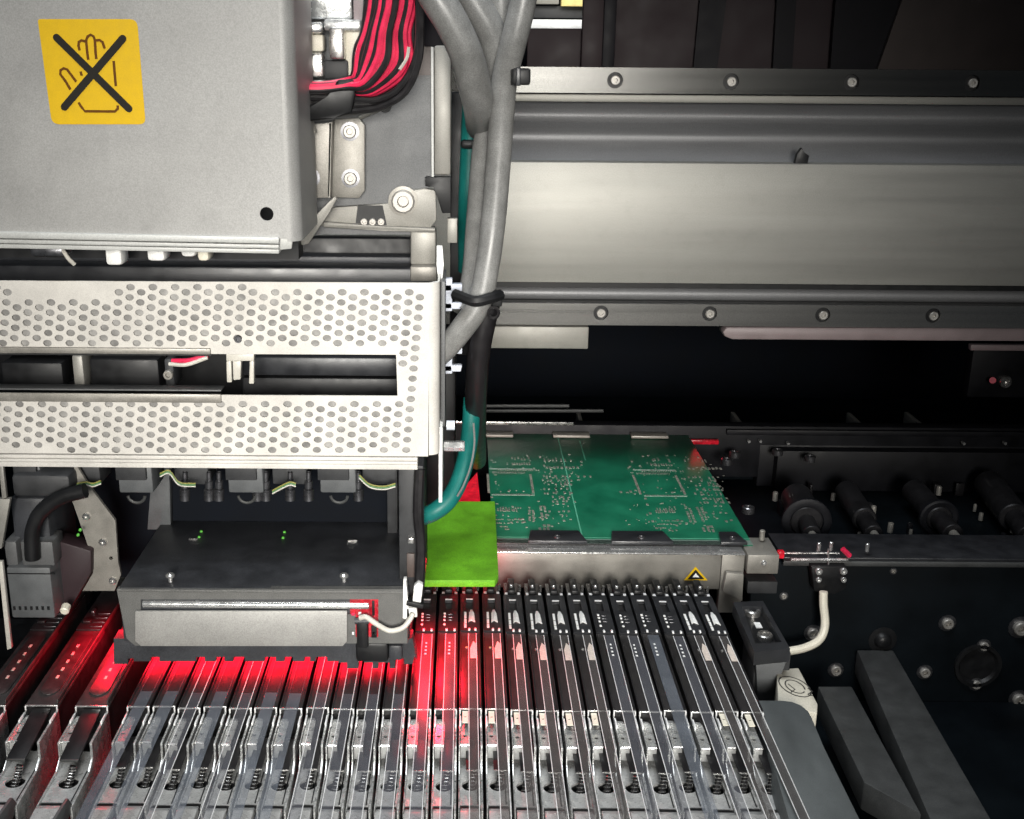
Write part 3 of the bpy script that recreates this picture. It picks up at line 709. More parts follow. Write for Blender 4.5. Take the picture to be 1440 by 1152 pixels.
    MB().holes([Vector((.1,ya,z1)), Vector((bx+.06,ya,z1)), Vector((bx+.06,yb2-.4,z1)), Vector((bx-.06,yb2,z1)), Vector((.16,yb2,z1)), Vector((.1,yb2-.4,z1))],
               [circle((.34, yh, z1), (1,0,0), (0,1,0), .13, 10)], (0,0,-.1)).build('latch_bracket', 'cast_metal', t)
    MB().box(.1, bx+.05, ya-.07, ya-.003, z1-.95, z1+.01, .02).build('bracket_face', 'base_metal', t)
    MB().cyl((.11, ya-.05, z1-.06), (bx+.04, ya-.05, z1-.06), .085, seg=8).build('bracket_edge', 'steel_bright', t)
    MB().box(.14, bx, ya-.004, yb2, z1-.5, z1-.2).build('bracket_core', 'black', t)
    if labelled:
        z2 = -.12; y0, y1 = wfeed(1017, z2), wfeed(1001, z2)
        MB().holes([Vector((.2,y0,z2)), Vector((.56,y0,z2)), Vector((.56,y1,z2)), Vector((.2,y1,z2))], [circle((.38,(y0+y1)/2,z2),(1,0,0),(0,1,0),.085,8)], (0,0,-.06)).build('white_tab', 'ivory', t, 0)
        MB().box(.24,.52,y0+.1,y1-.1,z2-.12,z2-.08).build('tab_back', 'black', t)
    # black flap and its light edge
    if not wide:
        z3 = -1.0; y0, y1 = wfeed(1083, z3), wfeed(1040, z3)
        MB().box(.42, 1.26, y0, y1, z3-.1, z3, .03).build('flap', 'feeder_black', t)
        MB().box(.44, 1.24, y0-.05, y0-.003, z3-.09, z3-.02, .01).build('flap_edge', 'steel', t)
    else:
        y0 = wfeed(1072, -.7)
        MB().prism([Vector((.5,YFR-.1,-.15)), Vector((.5,y0,-.75)), Vector((.5,y0,-.9)), Vector((.5,YFR-.1,-.4))], (1.12,0,0), .03).build('flap', 'feeder_black', t)
        MB().box(.5, 1.62, y0-.06, y0-.004, -.9, -.74, .02).build('flap_edge', 'bar_grey', t)
    # base plate with round opening, spring
    z4 = -2.1; y0, y1 = wfeed(1134, z4), wfeed(1062, z4); yc = wfeed(1106, z4); xc = wd*.5
    rr_ = .52 if not wide else .58
    MB().holes([Vector((.08,y0,z4)), Vector((wd-.14,y0,z4)), Vector((wd-.14,y1,z4)), Vector((.08,y1,z4))], [circle((xc,yc,z4),(1,0,0),(0,1,0),rr_,18)], (0,0,-.15)).build('base_plate', 'base_metal', t)
    MB().lathe((xc,yc,z4-.15), -UP, [(rr_+.02,0),(rr_+.02,1.4),(0,1.4)], 18).build('spring_well', 'steel_dark', t)
    a = Vector((xc+.2, wfeed(1082,-1.2), -1.2)); b = Vector((xc-.08, yc-.3, z4-.35))
    MB().tube([a, a.lerp(b,.5)+Vector((.04,.1,0)), b], .19, 8, 4).build('spring_core', 'feeder_black', t)
    H = []; d = (b-a); u, v = MB.frame(d); n = 7 if not wide else 8
    for i in range(n*8+1):
        s_ = i/(n*8); q = a.lerp(b, s_) + Vector((.04,.1,0))*(4*s_*(1-s_)); an = 2*math.pi*n*s_
        H.append(q + u*(.215*cos(an)) + v*(.215*sin(an)))
    MB().tube(H, .036, 5, 1).build('spring', 'steel', t)
    MB().box(wd-.34, wd-.26, wfeed(1134, z4)+.1, wfeed(1088, z4), z4-.1, z4+.012).build('shade_strip', 'black', t)  # black strip put in as a shadow line on the base plate
    MB().box(.1, wd-.16, wfeed(1139, -1.9), wfeed(1133, z4), -2.6, z4-.05).build('slot', 'black', t)
    # lower block
    y1 = wfeed(1138, -1.9)
    MB().prism([Vector((.1,y1,-2.3)), Vector((.1,y1,-1.9)), Vector((.1,y1-.5,-1.75)), Vector((.1,y1-3,-1.9)), Vector((.1,y1-3,-3))], (wd-.28,0,0), .06).build('lower_block', 'base_metal', t)
    if wide:
        MB().prism([Vector((wd-.25,y1+.3,-2.1)), Vector((wd-.25,y1-.3,-1.2)), Vector((wd-.25,y1-2.4,-1.0)), Vector((wd-.25,y1-2.4,-3))], (.18,0,0), .04).build('fin', 'plate_grey', t)
    return t
def base(o): return o.name.split('.')[0]
def nest(thing, target, names):
    """move parts one level down, under the part they sit on (nearest one of that name)"""
    tg = [c for c in thing.children if base(c) == target]
    for c in [c for c in thing.children if base(c) in names]:
        t = min(tg, key=lambda q: (q.location - c.location).length)
        c.parent = t; c.location = c.location - t.location
NEST = (('cover_tape', ('tape_edge', 'tape_clip', 'tape_label')), ('latch_bracket', ('bracket_face', 'bracket_edge', 'bracket_core')), ('flap', ('flap_edge',)),
        ('spring', ('spring_core',)), ('base_plate', ('spring_well', 'shade_strip')), ('front_lip', ('lip_tab',)), ('rear_block', ('white_label', 'white_tag', 'window_glint', 'rib', 'latch')), ('nose', ('nose_ridge', 'nose_tab', 'pin')), ('white_tab', ('tab_back',)))
def dup(src, dx):
    r = src.copy(); COL.objects.link(r); r.location.x += dx; WLOC[r.name] = r.location.copy()
    for ch in src.children:
        c = ch.copy(); COL.objects.link(c); c.parent = r
        for g in ch.children:
            d = g.copy(); COL.objects.link(d); d.parent = c
    return r
LAB = {13,14,15,16,17,18,23,24}
protos = {}
def style_of(k):
    if k in LAB: return 2
    if k in (0, 1, 3, 5, 6, 21): return 0
    return 1
jr = random.Random(5)
for k in list(range(25)) + [-2, -4, -6]:
    wide = k < 0; key = (wide, k in LAB, style_of(k) if not wide else 0, k < 11)
    x = FX0 + PITCH * k
    if key not in protos:
        protos[key] = feeder(*key)
        for a_, b_ in NEST:
            if any(base(c) == a_ for c in protos[key].children): nest(protos[key], a_, b_)
        protos[key].location.x += x; o = protos[key]; o['_x'] = x; o['_b'] = o.location.x - x; o['_y'] = o.location.y
    else:
        o = dup(protos[key], 0); o.location.x = protos[key]['_b'] + x; o.location.y = protos[key]['_y']
    jx, jy = jr.uniform(-.03, .03), jr.uniform(-.10, .10)
    o.location.x += jx; o.location.y += jy
    if o is not protos[key]:
        tj = jr.uniform(-.10, .07)
        for ch in o.children:
            if ch.name.split('.')[0] in ('cover_tape',): ch.location.x += tj
    o['group'] = 'wide feeders at the left' if wide else 'narrow tape feeders side by side'
    if wide:
        o['label'] = {-2: 'wide dark feeder lit red, next to the narrow feeders, rightmost of the three wide ones',
                      -4: 'wide dark feeder with embossed cover, middle one of the three wide ones',
                      -6: 'wide dark feeder cut by the left edge of the photo, leftmost of all'}[k]
    else:
        n = 24 - k
        look = 'narrow black feeder with white labels on its rear block' if k in LAB else ('narrow red-lit feeder under the head' if k < 11 else ('narrow red-lit feeder right of the head' if k < 13 else 'narrow black feeder with small white dots'))
        o['label'] = look + ', ' + (ORD[n] + ' narrow feeder from the right' if n else 'rightmost of the row')
for o in [x for x in sc.objects if '_x' in x]:
    for q in ('_x', '_b', '_y'):
        if q in o: del o[q]

# ================================================================== LIME BLOCK
Z = 3.0
q = [atZ(585, 705, Z), atZ(696, 705, Z), atZ(701, 808, Z), atZ(696, 816, Z), atZ(585, 816, Z)]
tag(MB().prism(q, (0, 0, -0.55), .06).build('lime_plate', 'lime'), 'lime green rounded plate between the head and the circuit board', 'plate')
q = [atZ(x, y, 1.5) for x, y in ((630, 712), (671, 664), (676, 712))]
tag(MB().prism(q, (0, 0, -.2)).build('red_lit_triangle', 'red_glow'), 'small red-lit triangle above the lime plate, its light painted as glow', 'red-lit surface')  # red light falling on this surface is put in as emission

# ================================================================== PLACEMENT HEAD
HY = 66.0
head = empty('placement_head', (-13, 69, 1.6), 'grey and black placement head with perforated cover and sheet metal box, left half', 'placement head')
# ---- sheet metal box
BXY = 61.0
c = atY(375, 301, BXY)
outer = [atY(-160, 321, BXY), atY(404, 336, BXY), atY(402, -60, BXY), atY(-160, -60, BXY)]
outer[2].x = outer[1].x
box = MB().holes(outer, [circle(c, (1,0,0), (0,0,1), .37, 16)], (0, .18, 0)).build('cover_box', 'sheet', head)
# rounded right bend going back
A = outer[1].x; zt, zbm = atY(400, -60, BXY).z, atY(400, 340, BXY).z
rad = .75; P = []
for i in range(9):
    a = R(90) * i / 8; P.append((A + rad*sin(a), BXY + rad*(1-cos(a))))
P += [(A + rad, BXY + 7), (A + rad - .18, BXY + 7)]
for i in range(9):
    a = R(90) * (8-i) / 8; P.append((A + (rad-.18)*sin(a), BXY + rad - (rad-.18)*cos(a)))
MB().prism([Vector((x, y, zbm)) for x, y in P], (0, 0, zt - zbm)).build('cover_bend', 'sheet', head, 50)
mb = MB()
for i, (p0, p1) in enumerate(((331, 340), (341.5, 347), (348, 354))):
    mb.prism([atY(-160, p0 - 8, BXY - .22 + .05*i), atY(392, p0 + 3, BXY - .22 + .05*i), atY(392, p1 + 3, BXY - .22 + .05*i), atY(-160, p1 - 8, BXY - .22 + .05*i)], (0, 2.7, 0), .03)
mb.build('lower_flange', 'sheet_edge', head)
pplate('flange_tab', 'sheet_edge', head, [(385,333),(412,333),(410,350),(388,352)], BXY + .3, .2, .03)
MB().box(-40, A - .3, BXY + 6, BXY + 8, zbm - 2, zt).build('box_back', 'black', head)
# sticker
st = MB(); q = lambda x, y: atY(x, y, BXY) 
cor = [(53, 27), (193, 27), (205, 175), (73, 175)]; P = []
for i in range(4):
    p0, p1, p2 = Vector(cor[i-1]), Vector(cor[i]), Vector(cor[(i+1) % 4]); rc = (4, 11, 9, 11)[i]
    d0, d1 = (p0 - p1).normalized()*rc, (p2 - p1).normalized()*rc
    for j in range(5):
        t = j/4; v = (1-t)**2*(p1+d0) + 2*t*(1-t)*p1 + t*t*(p1+d1); P.append(q(*v))
st.prism(P, (0, -.02, 0))
def sp(cx, cy): return q(40 + cx/6.4, 10 + cy/6.4) + Vector((0, -.02, 0))     # crop drawn at 6.4x
st.mi = 1
for ln in ([(255,275),(905,915)], [(850,285),(325,900)]):
    P0, P1 = sp(*ln[0]), sp(*ln[1]); st.stroke([P0, P1], .38, FR, .02 if ln[0][0] < 500 else .028)
    for e in (P0, P1): st.prism([x + Vector((0,-.003,0)) for x in circle(e, (1,0,0), (0,0,1), .19, 12)], (0,-.012,0))
st.mi = 2
for ln in ([(540,475),(530,400),(520,300),(535,265),(560,250),(588,265),(600,300),(605,400),(612,468)],
           [(462,390),(452,350),(455,315),(480,300),(512,310)], [(612,302),(640,298),(668,315),(688,375)],
           [(768,485),(778,600),(788,712)], [(380,742),(330,660),(288,605),(290,570),(318,552),(350,562),(385,610),(432,672)],
           [(470,580),(482,618)], [(452,858),(475,895),(510,938),(780,940),(805,915),(805,885)]):
    st.stroke([sp(*p) for p in ln], .135, FR, .012)
o = st.build('warning_sticker', ['yellow', 'sticker_black', 'sticker_brown'], box, 0)
o['label'] = 'yellow square sticker with a crossed-out hand'

# ---- things hanging under the box
for x0_, x1_, y1_, m in ((40,92,362,'steel_dark'),(146,172,374,'white'),(205,232,368,'white'),(253,275,362,'white'),(276,294,368,'ivory')):
    pbox('connector', m, head, x0_, x1_, 345, y1_, BXY + 2.2, 1.5, .22)
MB().tube([atY(85, 345, BXY+2.4), atY(95, 362, BXY+2.2), atY(105, 372, BXY+2.4)], .12, 8).build('lead', 'wire_white', head)
pbox('dark_tray', 'head_black', head, -140, 600, 356, 372, 72, 1.5, .1)
pbox('dark_bulkhead', 'anodised', head, -140, 610, 372, 420, 70, 2.0, .15)
pbox('dark_backing', 'black', head, -140, 612, 330, 640, 74, 1.0, .1)

# ---- perforated cover
PY_ = 64.0
cx = lambda x, y: atY(x, y, PY_)
outer = [cx(-150, 394), cx(604, 398), cx(602, 642), cx(-150, 636)]
slot = [cx(-150 + 4, 496), cx(557, 499), cx(559, 557), cx(-150 + 4, 553)]
hl = [slot]
col = 0; x = -130.0
while x < 596:
    yy = 404.0 + (7.15 if col % 2 else 0)
    while yy < 640:
        hx = x - .09*(yy - 400)
        ok = 8 < yy - 394 - .004*(hx+150) and yy < 631 + .008*(hx+150) and hx < 592
        if hx < 564 and 489 < yy < 564: ok = False
        if 566 > hx > 550 and 486 < yy < 566: ok = False
        if 15 < hx < 155 and yy < 424: ok = False                      # plain patch at the upper left
        if ok:
            k = random.uniform(.95, 1.02)
            hl.append(circle(cx(hx, yy), (1.1,0,0), (0,0,.86), .235*k, 10, random.random()))
        yy += 14.3
    x += 15.7; col += 1
cov = MB().holes(outer, hl, (0, .10, 0)).build('perforated_cover', 'perforated', head, 0)
a, b = cx(-150, 400), cx(600, 638)
mb = MB(); e = [cx(-150, 394), cx(600, 498), cx(600, 557), cx(600, 640)]
mb.box(a.x, b.x, PY_ + .16, PY_ + .22, cx(300, 496).z, cx(300, 398).z)
mb.box(a.x, b.x, PY_ + .16, PY_ + .22, cx(300, 638).z, cx(300, 557).z)
mb.box(cx(561, 500).x, b.x, PY_ + .16, PY_ + .22, cx(300, 557).z - .01, cx(300, 496).z + .01)
mb.build('filter_sheet', 'perforated_back', head, 0)
# right hand bend
P = []; A_ = cx(603, 500).x; rad = .62
for i in range(9):
    an = R(90)*i/8; P.append(Vector((A_ + rad*sin(an), PY_ + rad*(1-cos(an)) - .02, 0)))
P += [Vector((A_ + rad, PY_ + 3, 0)), Vector((A_ + rad - .12, PY_ + 3, 0)), Vector((A_ + rad - .12, PY_ + rad, 0)), Vector((A_, PY_ + .14, 0))]
zlo, zhi = cx(600, 640).z, cx(600, 398).z
MB().prism([p + Vector((0,0,zlo)) for p in P], (0, 0, zhi - zlo)).build('cover_bend', 'perforated', head, 50)
# lower flange with three ledges
mb = MB()
for i, (p0, p1, dy) in enumerate(((641.5, 646, .02), (646.8, 650.5, -.08), (651.3, 658, -.02))):
    mb.box(cx(-150, 640).x, cx(587, 645).x, PY_ + dy - .05, PY_ + 1.4, cx(300, p1).z, cx(300, p0).z, .02)
mb.build('lower_flange', 'perforated', head)
# slot lips and tab
for x0_, x1_, y0_, y1_ in ((-150, 297, 486, 498), (-150, 312, 550, 566)):
    A, B = cx(x0_, y0_), cx(x1_, y1_)
    MB().box(A.x, B.x, PY_ - .18, PY_ - .01, B.z, A.z, .05).build('slot_lip', 'bracket', head)
pbox('slot_lip_edge', 'chassis', head, -150, 296, 497.5, 501, PY_ - .1, 1.0, .04)
pbox('slot_lip_edge', 'chassis', head, -150, 311, 545, 551, PY_ - .1, 1.0, .04)
tb = MB()
for pts in ([(318,498),(357,498),(357,508),(318,508)], [(318,508),(325,508),(326,538),(319,538)], [(351,508),(357,508),(357,540),(350,540)], [(327,508),(339,508),(338,534),(328,535)]):
    tb.prism([atY(x, y, PY_ + .4) for x, y in pts], (0, .5, 0), .05)
tb.build('plastic_tab', 'wire_white', head)
screw(cov, cx(335, 477), FR, .22, 'steel_dark', .12)
# dim things inside the slot
for x0_, x1_, y0_, y1_, m in ((100,120,500,548,'chassis_light'),(230,246,505,545,'dark_plastic'),(0,90,510,545,'black'),(125,225,505,545,'black'),(340,560,502,530,'anodised'),(340,560,531,560,'black')):
    pbox('slot_part', m, head, x0_, x1_, y0_, y1_, PY_ + 3.4 + random.random()*.4, 2, .15)
MB().tube([atY(238, 512, PY_+2.6), atY(262, 513, PY_+2.4), atY(292, 503, PY_+2.6)], .12, 8).build('slot_wire', 'wire_white', head)
MB().tube([atY(242, 508, PY_+2.8), atY(268, 507, PY_+2.6), atY(292, 500, PY_+2.8)], .16, 8).build('slot_wire', 'wire_red', head)
screw(head, atY(237, 527, PY_+3.3), FR, .3, 'bracket')

# ---- chassis plate right of the box
CY = 71.0
MB().holes([atY(x, y, CY) for x, y in ((400,-60),(596,-60),(596,60),(608,66),(608,250),(604,262),(600,330),(400,330))],
           [circle(atY(541, 149, CY), (1,0,0), (0,0,1), .42, 14)], (0, .4, 0)).build('chassis_plate', 'chassis', head)
pbox('hole_back', 'black', head, 520, 560, 130, 165, CY + .6, .3, 0)
pbox('chassis_flange', 'chassis_light', head, 610, 634, 64, 247, CY - .5, 2.5, .18)
pplate('flange_edge', 'sheet_edge', head, [(606,66),(609.5,66),(610,249),(607,249)], CY - .55, .3)
pbox('cap_plate', 'smoke_dark', head, 596, 645, -60, 66, CY - .3, 3, .1)
pbox('patch', 'brown_panel', head, 585, 609, 62, 106, CY - .06, .05, 0)
pplate('notch_block', 'black', head, [(598,249),(634,249),(634,300),(622,300),(610,262),(598,262)], CY - .7, .6, .05)
# lower bracket with notch and large screw
pplate('lower_bracket', 'chassis_light', head, [(450,318),(468,291),(546,288),(560,270),(598,265),(613,268),(614,310),(606,320)], CY - .5, .4, .06)
pplate('bracket_lip', 'chassis_light', head, [(455,312),(545,319),(612,321),(612,327),(540,325),(455,320)], CY - .9, .8, .06)
pplate('notch', 'black', head, [(503,289),(538,289),(544,317),(500,314)], CY - .56, .05)
for x in (512, 524, 536): screw(head, atY(x, 312, CY - .6), FR, .22, 'cap_screw')
screw(head, atY(567, 283, CY - .5), FR, .72, 'cap_screw', .35, 'large_screw')
MB().lathe(atY(567, 283, CY - .5), FR, [(.74,-.05),(.92,-.02),(.92,.08),(.70,.1)], 22).build('washer', 'bracket', head)
pbox('leg', 'chassis_light', head, 577, 613, 325, 373, CY - .2, 2, .12)
pbox('leg_foot', 'bracket', head, 577, 614, 375, 396, CY - 1.2, 2, .08)
# left bracket: angle with four screws
pplate('angle_bracket', 'bracket', head, [(470,168),(505,166),(513,176),(513,268),(505,279),(466,278)], CY - .9, .35, .05)
pplate('angle_bracket', 'bracket', head, [(424,176),(467,172),(464,278),(424,280)], CY - 2.2, .3, .05)
MB().prism([atY(466, 172, CY - 2.2), atY(470, 170, CY - .6), atY(468, 278, CY - .6), atY(464, 278, CY - 2.2)], (-.12, 0, 0)).build('angle_web', 'bracket', head)
for x, y, dy in ((492,185,.9),(493,251,.9),(437,250,2.2)): screw(head, atY(x, y, CY - dy), FR, .40, 'cap_screw', .28); MB().lathe(atY(x, y, CY - dy), FR, [(.56,-.02),(.56,.04),(.3,.05)], 16).build('washer', 'steel_dark', head)
pplate('diagonal_flange', 'chassis_light', head, [(424,345),(420,328),(455,292),(470,276),(474,280),(462,300),(434,343)], CY - 3.0, .3, .04)
MB().tube([atY(x, y, CY - 3.2) for x, y in ((417,-30),(419,40),(424,100),(430,150),(440,188))], .26, 10).build('edge_trim', 'bracket', head)
# connectors beside the box
for x0_, x1_, y0_, y1_, m, dy in ((424,453,31,47,'steel_bright',2.4),(425,455,48,73,'ivory',2.0),(425,455,74,110,'steel',2.4),(462,484,38,84,'steel',2.6),(484,512,30,110,'ivory',1.6),(455,508,27,44,'cast_metal',2.2),(455,490,84,112,'dark_plastic',1.8)):
    pbox('connector', m, head, x0_, x1_, y0_, y1_, CY - dy, 1.5, .16)
pbox('clear_housing', 'cast_metal', head, 424, 496, -40, 28, CY - 1.2, 1, .2)
pbox('pink_plate', 'pink_bar', head, 496, 522, -40, 30, CY - 1.4, 1, .05)
# ---- right side plate (seen edge on), clips, stand-off
xa = atY(617, 600, 65).x
MB().box(xa, xa + .22, 64.9, 69, atY(620, 706, 65).z, atY(620, 600, 65).z, .03).build('side_plate', 'white', head)
MB().box(xa + .1, xa + .35, 66, 70, atY(620, 600, 66).z, atY(620, 396, 66).z, .03).build('side_plate', 'chassis', head)
pplate('edge_strip', 'white', head, [(614,346),(622,346),(624,372),(622,396),(616,396),(614,372)], CY - 4, .3, .03)
p = atY(624, 627, 66.2); MB().cyl(p, p + Vector((1.3,0,0)), .33, seg=6, bev=.04).build('standoff', 'steel_bright', head)
p = atY(628, 598, 66.2); MB().cyl(p, p + Vector((.5,0,0)), .3, seg=10).build('standoff', 'pale_clip', head)
for y in (392, 480):
    mb = MB()
    for pts in ([(625,y+8),(650,y+8),(650,y+18),(625,y+18)], [(625,y+34),(650,y+34),(648,y+43),(625,y+43)], [(624,y),(636,y),(636,y+46),(624,y+46)]):
        mb.prism([atY(a_, b_, 68.4) for a_, b_ in pts], (0, .6, 0), .06)
    mb.build('cable_clip', 'pale_clip', head)
pbox('clip_strip', 'chassis_light', head, 629, 643, 307, 342, 70.5, .5, .05)
pbox('rear_spine', 'black', head, 634, 664, 130, 500, 76, 2, .1)
pbox('rear_column', 'black', head, 590, 640, 480, 712, 78, 3, .2)

CYL = 69.0
# ---- camera / optics unit at the bottom
UZ = atY(380, 829, HY).z                     # top of unit
x0, x1 = atY(166, 850, HY).x, atY(571, 850, HY).x
ZT0, ZT1 = UZ, atY(380, 912, HY).z
yb_u = fy(735, UZ)
MB().box(x0 + .1, x1 + .1, HY + .15, yb_u, 2.5, UZ, .08).build('optics_body', 'head_black', head)
# front casting with window openings
fo = [atY(x, y, HY) for x, y in ((164,829),(573,829),(573,905),(490,905),(478,905),(190,908),(178,898))]
fh = [atY(x, y, HY) for x, y in ((198,843),(532,843),(532,896),(500,896),(500,864),(198,864))]
MB().holes(fo, [fh], (0, .5, 0)).build('front_casting', 'head_grey', head)
MB().box(x0 + .05, x1 + .05, HY - .06, HY + .4, UZ - .25, UZ - .04, .06).build('front_edge', 'head_grey', head)
A, B = atY(200, 850, HY), atY(519, 850, HY)
MB().cyl((A.x, HY + .15, A.z - .02), (B.x, HY + .15, A.z - .02), .26, seg=16, bev=.04).build('roller', 'steel_bright', head)
pplate('front_plate', 'plate_silver', head, [(190,860),(488,860),(488,902),(482,909),(198,909),(190,902)], HY - .25, .2, .04)
pbox('window_back', 'red_glow_dim', head, 492, 535, 841, 900, HY + .03, .09, 0)  # red LED light on the window put in as colour and glow
for a_, b_, c_, d_, m_ in ((523,527,845,866,'black'),(494,499,862,866,'wire_red'),(504,508,861,865,'film_edge_and_glint'),(522,530,880,897,'black'),(495,498,889,893,'film_edge_and_glint'),(524,527,889,892,'film_edge_and_glint')):  # pale bits paint sparkle in the window, dark ones are parts
    pbox('window_detail', m_, head, a_, b_, c_, d_, HY - .02, .05, .01)
pbox('plug', 'black', head, 501, 518, 874, 912, HY - .3, 1.0, .12)
MB().cyl(atY(499, 873, HY-.1), atY(519, 873, HY-.1), .22, seg=10).build('plug_head', 'head_black', head)
MB().tube([atY(x, y, HY - .5 - d) for x, y, d in ((506,869,0),(515,868,.1),(530,878,.3),(548,887,.4),(566,883,.4),(576,872,.2),(581,863,0))], .17, 10).build('white_wire', 'wire_white', head)
cl = MB()
for pts in ([(567,815),(572,815),(573,852),(577,866),(572,872),(566,870)], [(582,825),(588,820),(595,823),(592,848),(580,846)], [(571,855),(586,856),(587,868),(571,870)]):
    cl.prism([atY(a_, b_, HY - .3) for a_, b_ in pts], (0, .5, 0), .06)
cl.build('white_clip', 'white', head)
pplate('clip_tie', 'black', head, [(572,846),(596,851),(595,857),(571,852)], HY - .5, .8, .05)
# jagged lower skirt
sk = []
xs_ = 158.0; rs = random.Random(11); top = [(160, 898), (580, 898)]
bot = [(586, 928), (583, 922)]
x = 580
while x > 168:
    wdt = rs.choice((8, 12, 16)); d = rs.choice((922, 926, 930, 934))
    if 200 < x < 480: d = 930 if (x // 12) % 2 else 924
    if 480 < x < 562: d += 6
    bot += [(x, d), (x - wdt, d)]; x -= wdt
pplate('skirt', 'head_black', head, top + bot, HY + .6, 1.2)
pbox('skirt_front', 'black', head, 500, 546, 905, 932, HY - .1, 1.0, .2)
pbox('skirt_front', 'head_black', head, 546, 566, 908, 930, HY + .1, 1.0, .2)
pbox('skirt_side', 'head_black', head, 560, 576, 830, 924, HY + .8, 8, .1)
for x in (240, 484): 
    p = atZ(x, 818, UZ); MB().lathe(p, UP, [(.14,0),(.14,.35),(.3,.36),(.3,.5),(.16,.6),(0,.6)], 12).build('stud', 'steel_bright', head)
for x, y in ((272, 758), (496, 760)): p = atZ(x, y, UZ); MB().box(p.x-.3, p.x+.3, p.y-.1, p.y+.1, UZ, UZ+.06).build('mark', 'steel', head)
for x, y in ((113,745),(283,748),(400,749),(110,752),(280,756),(398,757)):
    p = atY(x, y, CYL - .9) if x < 150 else atZ(x, y, UZ); MB().lathe(p, FR if x < 150 else UP, [(.11,0),(.09,.1),(0,.13)], 8).build('indicator', 'led_green', head)
# upright webs and back wall of the nozzle bay
MB().box(x0 - 6, x1 + 1, yb_u, yb_u + .5, 1.8, 22, 0).build('bay_wall', 'black_void', head)
MB().prism([atY(207, 745, yb_u - .8), atY(240, 745, yb_u - .8), atY(238, 655, yb_u - .8), atY(214, 655, yb_u - .8)], (0, .8, 0), .05).build('web', 'grey_plastic', head)
MB().prism([atY(545, 760, yb_u - 2), atY(559, 750, yb_u - 2), atY(559, 655, yb_u - 2), atY(544, 670, yb_u - 2)], (0, 2, 0), .05).build('web', 'dark_plastic', head)
pbox('side_cheek', 'dark_plastic', head, 560, 596, 655, 840, HY + 1.6, 6, .1)
pbox('side_sensor', 'steel', head, 573, 582, 757, 765, HY + 1.2, .6, .06)
pbox('side_sensor', 'brown_panel', head, 572, 583, 779, 812, HY + 1.4, .3, .03)
MB().tube([atY(590, 660, HY+1.4), atY(588, 720, HY+1.0), atY(592, 770, HY+1.0), atY(589, 835, HY+.6)], .35, 10).build('black_cable', 'wire_black', head)
# nozzle drive blocks
NY = 68.5
for i, x in enumerate((40, 190, 345, 475)):
    wdt = 52 if i else 40
    n = pbox('drive_block', 'grey_plastic', head, x - wdt*.5, x + wdt*.5, 652, 694, NY + .2*i, 3, .15)
    pbox('block_step', 'dark_plastic', n, x - wdt*.5 - 3, x + wdt*.3, 652, 676, NY + .2*i - .3, .35, .05)
    c = atY(x + 2, 697, NY + .6); P = [c + Vector((.55*cos(R(180+15*j)), 0, .5*sin(R(180+15*j)))) for j in range(13)]
    MB().tube(P, .1, 6, 1).build('belt_loop', 'bar_grey', n)
for i, x in enumerate((118, 270, 408, 535)):
    pbox('drive_block', 'dark_plastic', head, x - 26, x + 24, 652, 682, NY + 1.2, 2.4, .12)
for x in (260, 294, 362, 374, 434, 504, 408, 308):
    a, b = atY(x, 664, NY + 1), atY(x, 703, NY + 1)
    m_ = a.lerp(b, .45)
    MB().lathe(a, b - a, [(.16,0),(.16,.6),(.26,.62),(.26,1.1),(.2,1.15),(.34,1.2),(.34,(b-a).length),(0,(b-a).length)], 12).build('nozzle_shaft', 'steel_dark', head)
for j, pts in enumerate(([(225,668),(238,664),(252,680),(275,682)], [(108,682),(122,680),(130,682),(142,678)], [(505,670),(520,683),(540,686),(556,682)], [(383,692),(398,684),(408,680),(416,682)])):
    for i, m in enumerate(('wire_yellow', 'wire_green', 'wire_white')):
        MB().tube([atY(x, y + i*2.2 - 2, NY - .4 - .08*i) for x, y in pts], .045, 6).build('thin_wire', m, head)

# ---- left camera with bracket
cp = MB()
pl = [(105,650),(124,682),(162,732),(166,790),(170,808),(161,831),(116,831),(131,806),(128,780),(100,700)]
CYL = 69.0
MB().holes([atY(x, y, CYL) for x, y in pl], [circle(atY(156, 785, CYL), (1,0,0), (0,0,1), .13, 8)], (0, .25, 0)).build('camera_bracket', 'bracket', head)
for x, y in ((145,762),(122,726),(159,816)): screw(head, atY(x, y, CYL), FR, .26, 'steel')
pbox('camera_body', 'grey_plastic', head, 8, 78, 798, 870, CYL - 2.4, 5, .15)
pbox('camera_body', 'head_black', head, 12, 76, 700, 796, CYL - 1.2, 5, .3)
pplate('camera_lens_side', 'maroon', head, [(78,760),(128,775),(128,806),(100,855),(80,862)], CYL - .6, 1.6, .1)
pbox('camera_cap', 'chassis', head, 5, 26, 762, 796, CYL - 2.0, 2, .1)
pbox('camera_cap', 'chassis', head, 28, 77, 762, 796, CYL - 2.0, 2, .1)
MB().tube([atY(x, y, CYL - 2.4) for x, y in ((120,690),(85,700),(58,720),(46,745),(45,772),(46,786))], .48, 12).build('camera_cable', 'black', head)
pbox('camera_bar', 'dark_plastic', head, 14, 100, 668, 700, CYL - 1.4, 3, .3)
for i in range(7):
    pbox('vent', 'black', head, 18 + i*8, 22 + i*8, 853, 858, CYL - 2.44, .1, 0)
pbox('camera_seam', 'black', head, 9, 77, 806, 808, CYL - 2.43, .1, 0)
p = atY(90, 861, CYL - 2.6); MB().cyl(p, p + Vector((0,.6,.2)), .3, seg=10, bev=.08).build('white_knob', 'ivory', head)
pplate('thin_strut', 'chassis_light', head, [(-2,656),(4,656),(9,700),(3,702)], CYL - 2.8, .3, .02)
pplate('thin_strut', 'wire_white', head, [(-3,790),(3,790),(16,912),(10,914)], CYL - 3, .3, .02)
